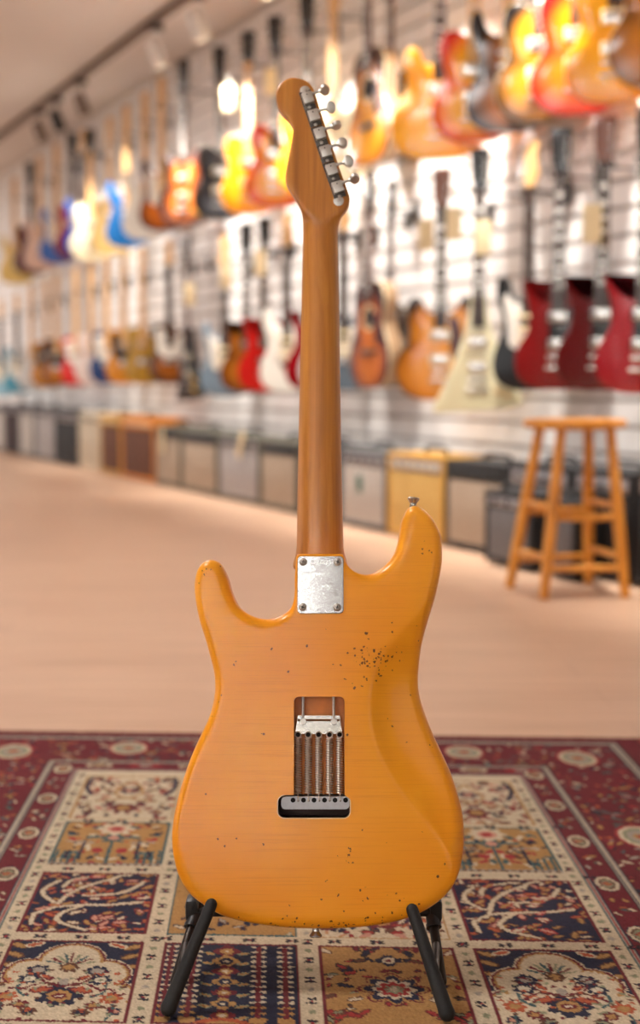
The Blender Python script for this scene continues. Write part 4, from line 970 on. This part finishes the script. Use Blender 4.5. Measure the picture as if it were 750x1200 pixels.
FIN = dict(
 butter=gloss('finish_butter', (236, 206, 128)), maroon=gloss('finish_maroon', (84, 18, 34)), shell=gloss('finish_shell_pink', (232, 200, 182)), blue=gloss('finish_blue', (70, 112, 190)), royal=gloss('finish_royal_blue', (22, 78, 158)),
 cream=gloss('finish_cream', (244, 232, 196)), natural=gloss('finish_natural', (226, 190, 120)), sky=gloss('finish_sky_blue', (44, 124, 200)), white=gloss('finish_white', (244, 242, 232)), charcoal=gloss('finish_charcoal', (52, 52, 56)),
 amber=burst('finish_amber', (246, 176, 30), (224, 138, 16), 0, .17, .22), gold=burst('finish_gold', (250, 190, 50), (234, 162, 36), 0, .20, .24), cherry=burst('finish_cherry', (252, 178, 24), (214, 40, 22), 0, .17, .22, mid2=(246, 120, 20)),
 tobacco=burst('finish_tobacco', (150, 82, 20), (26, 16, 14), 0, .17, .22), darkburst=burst('finish_darkburst', (186, 124, 22), (20, 16, 16), 0, .175, .22, mid2=(120, 76, 18)), fire=burst('finish_fire', (248, 128, 12), (190, 14, 12), 0, .17, .22, mid2=(240, 74, 16)),
 honey=burst('finish_honey', (250, 182, 22), (232, 140, 16), 0, .17, .22), deep=burst('finish_deep_amber', (200, 122, 14), (112, 66, 12), 0, .17, .22), brownburst=burst('finish_brownburst', (224, 122, 40), (70, 28, 24), 0, .17, .22),
 acburst=burst('finish_acoustic_burst', (246, 168, 22), (70, 36, 20), 0, .20, .27, mid2=(206, 116, 22)), acdark=burst('finish_acoustic_dark', (206, 112, 34), (48, 24, 20), 0, .20, .27, mid2=(130, 56, 26)), arch=burst('finish_archtop_burst', (232, 156, 62), (44, 24, 16), 0, .215, .25, mid2=(206, 126, 30)),
 ice=gloss('finish_ice_blue', (150, 196, 214)), teal=gloss('finish_teal', (74, 150, 176)), pale=gloss('finish_pale_grey', (214, 214, 212)), ochre=gloss('finish_ochre', (206, 134, 30)), umber=burst('finish_umber', (196, 120, 30), (96, 50, 20), 0, .17, .22), red=gloss('finish_red', (212, 32, 26)), black=gloss('finish_black', (20, 20, 22)),
 rose=gloss('finish_rose_white', (226, 206, 198)), navy=gloss('finish_navy', (18, 50, 104)), olive=gloss('finish_olive_gold', (176, 136, 44)), slate=gloss('finish_slate_blue', (122, 142, 158)), crimson=gloss('finish_crimson', (146, 8, 22)), cherryred=gloss('finish_cherry_red', (128, 10, 12)), darkred=gloss('finish_dark_red', (92, 6, 10)),
 vintage=gloss('finish_vintage_white', (226, 218, 178)), steel=gloss('finish_steel', (104, 122, 136)))
M_mapleneck = wood('maple_neck', (206, 156, 96), (222, 176, 118), (234, 192, 138), .3, .3); M_mahog = wood('mahogany_neck', (96, 50, 30), (118, 64, 38), (134, 76, 46), .3, .3); M_dboard = wood('dark_board', (40, 26, 22), (54, 36, 28), (66, 46, 36), .4, .1)
M_pgw = mat('pickguard_white', (236, 232, 222), .3); M_pgb = mat('pickguard_black', (20, 20, 22), .25); M_pgc = mat('pickguard_cream', (240, 222, 178), .3); M_pgt = mat('pickguard_tortoise', (70, 26, 20), .25)
M_hw = mat('wall_chrome', (214, 212, 208), .2, 1.0); M_blackhead = mat('head_black', (16, 16, 17), .25, 0, .4); M_bind = mat('binding_cream', (240, 226, 190), .35); M_rim = mat('acoustic_side', (150, 120, 88), .35, 0, .3, noise=(12, .15)); M_rimd = mat('acoustic_side_dark', (58, 36, 30), .3, 0, .3)
M_fret = mat('fret_nickel', (220, 216, 208), .25, 1.0); M_knobg = mat('gold_knob', (206, 158, 60), .3); M_inlay = mat('pearl_inlay', (236, 234, 228), .2)
tun_me = MB().tube([(0, 0, 0), (.014, 0, 0)], .003, 6).lathe([(0, 0), (.008, .001), (.011, .008), (.008, .016), (0, .017)], 10, (.013, 0, 0), 'x').lathe([(0, -.016), (.004, -.016), (.006, -.010), (.008, -.009), (.008, -.006), (0, -.006)], 10, (-.014, 0, 0), 'y').mesh('tuner')
gk_me = MB().lathe([(0, 0), (.012, 0), (.011, .008), (.009, .013), (0, .013)], 14, rot=Matrix.Rotation(math.pi/2, 3, 'X')).mesh('knob')
hb_me = MB().box((0, -.005, 0), (.072, .010, .038), .003).mesh('pickup'); hbr_me = MB().box((0, -.002, 0), (.088, .004, .046), .002).mesh('pickup_ring'); sc_me = MB().box((0, -.004, 0), (.080, .009, .018), .004).mesh('pickup')
br_me = MB().box((0, -.007, 0), (.082, .012, .014), .003).mesh('bridge'); tp_me = MB().box((0, -.006, 0), (.096, .012, .012), .004).mesh('tailpiece'); vb_me = MB().box((0, -.004, 0), (.072, .007, .034), .002).mesh('bridge'); ab_me = MB().box((0, -.004, 0), (.15, .008, .026), .003).mesh('bridge')
sh_disc = MB().lathe([(0, -.0012), (.050, -.0012), (.050, .002), (0, .002)], 28, axis='y').mesh('soundhole'); ro_disc = MB().lathe([(.050, -.0010), (.060, -.0010), (.060, .0005), (.050, .0005)], 28, axis='y').mesh('rosette')

def neck_meshes(zj, tot, hk):
    hz = tot-.185 if hk == 'inline' else tot-.175      # nut height
    def mk(w0, w1, d0, d1, z0, z1, y0):
        mb = MB(); prof = []
        for wv, dv, z in ((w0, d0, z0), (w1, d1, z1)):
            prof.append([(wv/2*math.cos(a), y0+dv*math.sin(a), z) for a in np.linspace(math.pi, 0, 9)])
        n = 9; mb.add(prof[0]+prof[1], [(k, k+1, n+k+1, n+k) for k in range(n-1)] + [(n-1, 0, n, 2*n-1), tuple(range(n))[::-1], tuple(range(n, 2*n))], True); return mb.mesh('neck')
    nk = mk(.056, .043, .022, .018, zj-.05, hz, -.004)
    fb = MB().add([(-.028, -.004, zj-.09), (.028, -.004, zj-.09), (.0215, -.004, hz), (-.0215, -.004, hz), (-.027, -.010, zj-.09), (.027, -.010, zj-.09), (.0205, -.010, hz), (-.0205, -.010, hz)],
                  [(4, 5, 6, 7), (0, 4, 7, 3), (1, 2, 6, 5), (0, 1, 5, 4), (3, 7, 6, 2)]).mesh('fretboard')
    sl_ = hz - .17 if hk else 0
    fr = MB(); scale = .635
    for k in range(1, 21):
        z = hz - scale*(1-2**(-k/12))
        if z < zj-.085: break
        f_ = (hz-z)/(hz-zj+.09); ww = .041+.013*f_; fr.box((0, -.0105, z), (ww, .0016, .0022))
    fr = fr.mesh('frets')
    inl = MB()
    for k in (3, 5, 7, 9, 12, 15, 17):
        za, zb = hz-scale*(1-2**(-(k-1)/12)), hz-scale*(1-2**(-k/12)); zc = (za+zb)/2
        if zc < zj-.08: break
        if hk == 'three': inl.box((0, -.0102, zc), (.030, .0008, (za-zb)*.62))
        else: inl.lathe([(0, -.0106), (.0035, -.0106), (.0035, -.010), (0, -.010)], 10, (0, 0, zc), 'y')
    inl = inl.mesh('inlays')
    if hk == 'inline':
        hp = [(-.0215, hz-.005), (.0215, hz-.005), (.0235, hz+.02), (.036, hz+.045), (.030, hz+.075), (.026, hz+.11), (.028, hz+.135), (.034, hz+.155), (.026, hz+.178), (.006, hz+.185), (-.014, hz+.172), (-.022, hz+.15), (-.024, hz+.09), (-.027, hz+.035)]
        tun = [(-.027, hz+.032+.024*i, -1) for i in range(6)]
    else:
        hp = [(-.0215, hz-.005), (.0215, hz-.005), (.028, hz+.02), (.036, hz+.05), (.038, hz+.10), (.040, hz+.150), (.030, hz+.168), (.012, hz+.163), (0, hz+.172), (-.012, hz+.163), (-.030, hz+.168), (-.040, hz+.150), (-.038, hz+.10), (-.036, hz+.05), (-.028, hz+.02)]
        tun = [(s*.037, hz+.045+.037*i, s) for s in (-1, 1) for i in range(3)]
    hd = slab('headstock', spline(hp, 4), .014, .002, -.002)
    return nk, fb, fr, inl, hd, tun, hz
PG = {'strat': [(-3, 34.5), (-7, 35.5), (-9.8, 39), (-10.8, 35), (-9.5, 30), (-9, 24), (-8, 18), (-2, 15.5), (4, 13), (9, 9.5), (12, 10), (11.5, 16), (9, 22), (8.5, 27), (9.5, 32), (9.5, 35), (7, 33), (3, 32)],
      'tele': [(-3, 36), (-9, 38), (-10.5, 34), (-9.5, 28), (-9, 22), (-5, 19), (2, 18), (7, 19), (9.5, 23), (9, 28), (9.5, 33), (7, 33.5), (3.5, 31)],
      'single': [(4, 33), (9, 31), (10, 27), (9, 20), (6, 17.5), (4.6, 20)], 'horned': [(3.2, 31.5), (6.5, 32), (8, 29), (8.5, 24), (7.5, 19), (4, 17), (-1, 17), (-3.5, 18.5), (-3.4, 24), (-3.2, 31)],
      'acoustic': [(4.5, 35.5), (9.5, 34), (10.5, 28), (11.5, 22), (8, 21), (5.4, 25.5)], 'archtop': [(4, 36), (8, 34), (9.5, 27), (9, 19), (6, 18), (4.4, 22)]}
def HL(label):
    row = 'upper' if 'upper row' in label else 'lower'
    t = label.replace(' hanging sideways in the %s row' % row, '').replace(' hanging in the %s row' % row, '').replace(' electric guitar', ' guitar').replace(',', '')
    return ' '.join(('hanger of the %s row %s' % (row, t)).split()[:16])
def hang(kind, lx, by, fin, label, face=.9, pg=None, neck='dark', cx=None, off=.19, detail=True, name=None, back=False, headm=None, tilt=0.):
    th, zj, tot, hk = SPEC[kind]
    if kind == 'archtop': off = max(off, .255)
    P = WALL_P + NRM*off
    def yaw_for(p):
        d = (CAM - p); d.z = 0; d.normalize(); v = (NRM*(1-face) + d*face).normalized(); return math.atan2(-v.y, -v.x) - math.pi/2, v
    x = cx if cx is not None else lx+20
    for _ in range(6):
        p = on_plane(x, by, P, NRM); ya, v = yaw_for(p)
        if cx is not None: break
        d = (CAM-p); d.z = 0; cosv = v.dot(d.normalized()); x = lx + .5*WID[kind]*cosv*FPX/(p-CAM).dot(FW)
    t = thing(name or {'acoustic': 'acoustic_guitar', 'archtop': 'archtop_guitar'}.get(kind, 'electric_guitar'), label, 'guitar', p, ya + (math.pi if back else 0), 'guitars hanging on the slat wall')
    t.rotation_euler.y = math.radians(tilt)
    if by > 400: t.scale = (.955,)*3
    body = obj('body', cached(('body', kind), lambda: slab('body', outline(kind), th, .006 if kind not in ('acoustic', 'archtop') else .003, 0., .010 if kind in ('single', 'archtop') else 0.)), FIN[fin], t)
    nk, fb, fr, inl, hd, tun, hz = cached(('neck', kind), lambda: neck_meshes(zj, tot, hk))
    mn = M_mapleneck if neck == 'maple' else M_mahog
    obj('neck', nk, mn, t); f_ = obj('fretboard', fb, M_mapleneck if neck == 'maple' else M_dboard, t)
    h_ = obj('headstock', hd, headm or (M_mapleneck if hk == 'inline' else M_blackhead), t)
    if detail:
        a = obj('frets', fr, M_fret, f_); a['kind'] = 'stuff'; a = obj('inlays', inl, M_inlay, f_); a['kind'] = 'stuff'
        for tx_, tz_, s in tun:
            o = obj('tuner', tun_me, M_hw, h_); o.location = (tx_, .006, tz_); o.rotation_euler = (0, 0, math.pi if s < 0 else 0)
    if kind in ('single', 'acoustic', 'archtop'):
        bd = cached(('bind', kind), lambda: slab('binding', [(x, z) for x, z in (resample(outline(kind), 110) - normals2(resample(outline(kind), 110), 2)*.0012)], .006, .001, .0035))
        obj('binding', bd, M_bind if fin != 'black' else M_rim, body)
    if kind in ('acoustic',):
        rim = cached(('rim', kind), lambda: slab('side', [(x, z) for x, z in (resample(outline(kind), 110) - normals2(resample(outline(kind), 110), 2)*.0006)], th-.011, .001, .0095))
        obj('side', rim, M_rim if fin != 'black' else M_blackhead, body)
    fy = {'single': -.010, 'archtop': -.010}.get(kind, 0)
    def put(nm, me, m, z, x=0, y=0., ry=0., par=t):
        o = obj(nm, me, m, par); o.location = (x, fy+y, z); o.rotation_euler = (0, ry, 0); return o
    if kind == 'acoustic':
        put('soundhole', sh_disc, M_hole, .335); put('rosette', ro_disc, M_pgc, .335); put('bridge', ab_me, M_dboard, .17)
    elif kind in ('strat',):
        for z, ry in ((.295, 0), (.245, 0), (.195, .2)): put('pickup', sc_me, M_pgw if pg != M_pgw else M_pgc, z, 0, -.004, ry)
        put('bridge', vb_me, M_hw, .155)
        if detail:
            for x_, z in ((.05, .135), (.075, .105), (.092, .075)): put('knob', gk_me, M_pgw, z, x_, -.004)
    elif kind == 'tele':
        put('pickup', sc_me, M_hw, .285, 0, -.004); put('bridge', hbr_me, M_hw, .16)
        pl_ = put('control_plate', cached('cplate', lambda: MB().box((0, -.002, 0), (.034, .003, .15), .001).mesh('control_plate')), M_hw, .13, .085, 0, -.1)
        for z in (-.01, -.05): o = obj('knob', gk_me, M_hw, pl_); o.location = (0, -.003, z)
    else:
        for z in (.28, .175):
            r_ = put('pickup_ring', hbr_me, M_pgb if kind == 'horned' else M_pgc, z); o = obj('pickup', hb_me, M_hw, r_); o.location = (0, -.002, 0)
        put('bridge', br_me, M_hw, .125); put('tailpiece', tp_me, M_hw, .085)
        if detail:
            for x_, z in ((.085, .14), (.12, .115), (.085, .075), (.12, .06)): put('knob', gk_me, M_knobg if kind != 'horned' else M_pgb, z, x_)
    if pg is not None and kind in PG:
        o = obj('pickguard', cached(('pg', kind), lambda: slab('pickguard', [(x/100, z/100) for x, z in spline(PG[kind], 4)], .003, .0006, -.003)), pg, t); o.location = (0, fy if kind != 'single' else -.011, 0)
    # hanger: yoke that carries the headstock, arm back to the slat wall
    hp = t.matrix_basis @ Vector((0, 0, hz-.012)); s = (hp-WALL_P).dot(ALONG); foot_ = WALL_P + ALONG*s + Vector((0, 0, hp.z+.0)) + NRM*.013
    hg = thing('guitar_hanger', HL(label), 'wall hanger', foot_, WALL_YAW, 'guitar hangers on the slat wall')
    if (foot_-CAM).length < 9.5 or True:
        pl_ = cached('hplate', lambda: MB().box((0, -.005, 0), (.05, .010, .09), .003).mesh('wall_plate')); obj('wall_plate', pl_, M_dk, hg)
        rel = Matrix.Rotation(-WALL_YAW, 4, 'Z') @ (hp-foot_); rv = Matrix.Rotation(ya - WALL_YAW, 3, 'Z')
        b0 = rel + rv @ Vector((0, .040 if not back else -.04, 0))
        MB().tube([(0, -.008, 0), b0], .005, 8).build('arm', M_dk, hg)
        sg = -1 if not back else 1
        pr = [b0 + rv @ Vector(q) for q in ((-.033, sg*.062, .008), (-.033, sg*.05, -.003), (-.033, sg*.01, -.003), (-.02, 0, 0), (0, .0, 0), (.02, 0, 0), (.033, sg*.01, -.003), (.033, sg*.05, -.003), (.033, sg*.062, .008))]
        MB().tube(pr, .0055, 8).build('yoke', M_dk, hg)
    return t

UP = 'hanging in the upper row'
hang('strat', 0, 333, 'butter', 'butter yellow electric guitar hanging in the upper row, last one at the far end', .75, neck='maple', detail=False)
hang('single', 17, 322, 'maroon', 'dark maroon electric guitar hanging in the upper row, behind the shell pink one', .7, detail=False)
hang('strat', 28, 317, 'shell', 'shell pink electric guitar hanging in the upper row', .7, neck='maple', detail=False)
hang('strat', 47, 309, 'blue', 'glossy periwinkle blue guitar hanging in the upper row beside the shell pink one', .7, neck='maple', pg=M_pgw, detail=False)
hang('single', 64, 304, 'maroon', 'dark maroon electric guitar hanging in the upper row, between two blue ones', .7, detail=False)
hang('strat', 76, 302, 'royal', 'royal blue guitar hanging in the upper row, half hidden by the big cream one', .7, detail=False)
hang('single', 83, 306, 'cream', 'big cream electric guitar hanging in the upper row between two blue ones', .8, neck='maple', detail=False)
hang('tele', 106, 298, 'natural', 'natural blond electric guitar hanging in the upper row behind the big cream one', .7, neck='maple', detail=False)
hang('strat', 124, 290, 'sky', 'sky blue electric guitar hanging in the upper row beside the white one', .75, neck='maple', detail=False)
hang('strat', 144, 281, 'white', 'white electric guitar hanging in the upper row beside the sky blue one', .85, neck='maple', detail=False)
hang('strat', 163, 270, 'brownburst', 'brown sunburst electric guitar with pale pickguard hanging in the upper row', .75, pg=M_pgw, neck='maple')
hang('archtop', 186, 264, 'brownburst', 'brown sunburst hollow guitar with pale binding hanging in the upper row beside the charcoal one', .45)
hang('single', 226, 258, 'charcoal', 'charcoal electric guitar hanging in the upper row beside the amber one', .85)
hang('single', 258, 251, 'amber', 'plain amber electric guitar hanging in the upper row beside the charcoal one', .8, neck='maple')
hang('single', 287, 243, 'cherry', 'cherry sunburst electric guitar hanging in the upper row beside the plain amber one', .9, pg=M_pgc)
hang('single', 322, 228, 'honey', 'honey amber electric guitar hanging in the upper row behind the headstock of the stand guitar', .9)
hang('tele', 352, 214, 'cream', 'pale electric guitar hanging in the upper row just before the sunburst acoustic', .85, neck='maple')
hang('acoustic', 0, 193, 'acburst', 'golden sunburst acoustic guitar with tan sides hanging sideways in the upper row', .0, cx=431, pg=M_pgt, off=.26)
hang('single', 0, 188, 'black', 'black electric guitar hanging in the upper row behind the golden sunburst acoustic', .0, cx=457, off=.105)
hang('archtop', 457, 186, 'gold', 'large pale gold hollow guitar hanging in the upper row', .85)
hang('single', 506, 166, 'cherry', 'red and yellow sunburst guitar hanging in the upper row beside the large pale gold one', .9, pg=M_pgc, neck='maple', off=.22)
hang('strat', 546, 154, 'tobacco', 'dark tobacco sunburst electric guitar hanging in the upper row', .9, neck='maple')
hang('single', 579, 143, 'darkburst', 'black edged olive sunburst electric guitar hanging in the upper row', .9, pg=M_pgb)
hang('single', 621, 135, 'fire', 'fiery red and orange sunburst electric guitar hanging in the upper row', .9, pg=M_pgc)
hang('single', 662, 119, 'honey', 'bright honey yellow electric guitar hanging in the upper row', .95, pg=M_pgc)
hang('single', 713, 100, 'deep', 'deep brown amber electric guitar hanging in the upper row, nearest end', .95, pg=M_pgb)
# lower row
hang('strat', -14, 464, 'ice', 'ice blue electric guitar hanging in the lower row, last at the far end', .6, pg=M_pgw, detail=False)
hang('strat', 4, 461, 'teal', 'teal electric guitar with white pickguard hanging in the lower row near the far end', .6, pg=M_pgw, detail=False)
hang('tele', 20, 457, 'pale', 'pale grey electric guitar hanging in the lower row near the far end', .6, neck='maple', detail=False)
hang('tele', 36, 454, 'ochre', 'ochre electric guitar hanging in the lower row beside the pale grey one', .6, pg=M_pgb, neck='maple', detail=False)
hang('tele', 48, 452, 'umber', 'umber sunburst electric guitar with black pickguard hanging in the lower row', .6, pg=M_pgb, neck='maple', detail=False)
hang('tele', 70, 452, 'red', 'bright red electric guitar with white pickguard hanging in the lower row', .6, pg=M_pgw, neck='maple', detail=False)
hang('tele', 87, 451, 'rose', 'rosy white electric guitar hanging in the lower row between the red and the navy ones', .6, neck='maple', detail=False)
hang('tele', 104, 450, 'navy', 'navy electric guitar with white pickguard hanging in the lower row', .6, pg=M_pgw, neck='maple', detail=False)
hang('tele', 123, 450, 'ochre', 'ochre electric guitar hanging in the lower row between the navy and the olive gold ones', .6, pg=M_pgb, neck='maple', detail=False)
hang('tele', 144, 450, 'olive', 'olive gold electric guitar hanging in the lower row', .6, neck='maple', detail=False)
hang('tele', 173, 450, 'tobacco', 'dark sunburst electric guitar with white pickguard hanging in the lower row', .65, pg=M_pgw)
hang('triangle', 205, 468, 'black', 'black pointed electric guitar hanging in the lower row beside the slate blue one', .1, off=.17)
hang('strat', 233, 465, 'slate', 'slate blue electric guitar hanging in the lower row', .75, pg=M_pgw)
hang('horned', 256, 460, 'umber', 'honey sunburst horned guitar hanging in the lower row beside the bright red horned one', .75)
hang('horned', 277, 459, 'red', 'bright red horned electric guitar hanging in the lower row beside the white one', .7)
hang('strat', 303, 460, 'white', 'white electric guitar hanging in the lower row between a red and a crimson one', .7, pg=M_pgw)
hang('horned', 332, 458, 'crimson', 'crimson horned guitar hanging in the lower row, half behind the neck of the stand guitar', .7)
hang('strat', 348, 459, 'pale', 'silvery white guitar hanging in the lower row, hidden behind the neck of the stand guitar', .6, pg=M_pgw)
hang('strat', 370, 458, 'steel', 'steel blue electric guitar hanging in the lower row beside the dark sunburst acoustic', .5, pg=M_pgw)
hang('acoustic', 0, 455, 'acdark', 'dark sunburst acoustic guitar with tan sides hanging sideways in the lower row', .0, cx=432, pg=M_pgt, off=.26)
hang('single', 0, 454, 'black', 'black electric guitar hanging in the lower row behind the dark sunburst acoustic', .0, cx=457, off=.105)
hang('archtop', 459, 469, 'arch', 'brown edged golden sunburst hollow guitar hanging in the lower row', .85, pg=M_pgt, headm=M_mahog)
hang('triangle', 505, 480, 'vintage', 'cream triangular electric guitar hanging in the lower row', .9, name='electric_guitar', off=.24)
hang('strat', 574, 458, 'black', 'black electric guitar with white pickguard hanging in the lower row', .5, pg=M_pgw)
hang('horned', 600, 457, 'cherryred', 'cherry red horned electric guitar hanging in the lower row beside the black one', .8, pg=M_pgb)
hang('horned', 648, 458, 'darkred', 'dark red horned guitar hanging in the lower row, between two other red horned ones', .8, pg=M_pgb, headm=M_mahog)
hang('horned', 694, 462, 'crimson', 'glossy crimson horned electric guitar hanging in the lower row, nearest end', .85, pg=M_pgb)

# price tags hanging on strings from the guitar necks
M_tagp = mat('tag_paper', (226, 206, 164), .7); 
def ptag(px, py, label, ht=.13, wd=.062, off=.30):
    p = on_plane(px, py, WALL_P + NRM*off, NRM); d = CAM-p
    t = thing('price_tag', label, 'price tag', p, math.atan2(d.y, d.x)+math.pi/2, 'price tags on the hanging guitars')
    MB().box((0, 0, 0), (wd, .0015, ht), .0004).build('card', M_tagp, t)
    MB().tube([(0, 0, ht/2-.006), (.004, .01, ht/2+.05), (0, .03, ht/2+.075)], .0012, 6).build('string', M_pgw, t)
for px, py, lab in ((268, 115, 'cream price tag hanging high on the neck of the plain amber guitar'), (317, 95, 'cream price tag hanging on the neck of the cherry sunburst guitar'), (265, 325, 'cream price tag above the slate blue guitar'), (305, 308, 'cream price tag above the bright red horned guitar'),
                    (222, 345, 'cream price tag above the dark sunburst guitar with white pickguard'), (500, 275, 'cream price tag above the brown edged golden hollow guitar'), (532, 262, 'cream price tag above the cream triangular guitar'), (566, 278, 'cream price tag above the black guitar with white pickguard'), (694, 262, 'cream price tag beside the neck of the dark red horned guitar')):
    ptag(px, py, lab)
# slips and cables on the amplifiers
def slip(px, py, label, tilt):
    p = on_plane(px, py, AMP_P + NRM*.02, NRM); o = MB().box((0, 0, 0), (.055, .002, .16), .0005, rot=Matrix.Rotation(math.radians(tilt), 3, 'Y')).build('price_tag', M_tagp)
    o.location = p; o.rotation_euler = (0, 0, WALL_YAW); tag(o, label, 'price tag', 'price tags on the amplifiers')
slip(282, 521, 'tilted white price tag hanging on the front of the bright silver amplifier', 32)
slip(190, 516, 'small white price tag hanging on the olive amplifier beside the orange one', 0)
for o in bpy.data.objects:      # far copies carry no stray fields
    if o.parent is not None and 'category' in o: del o['category']
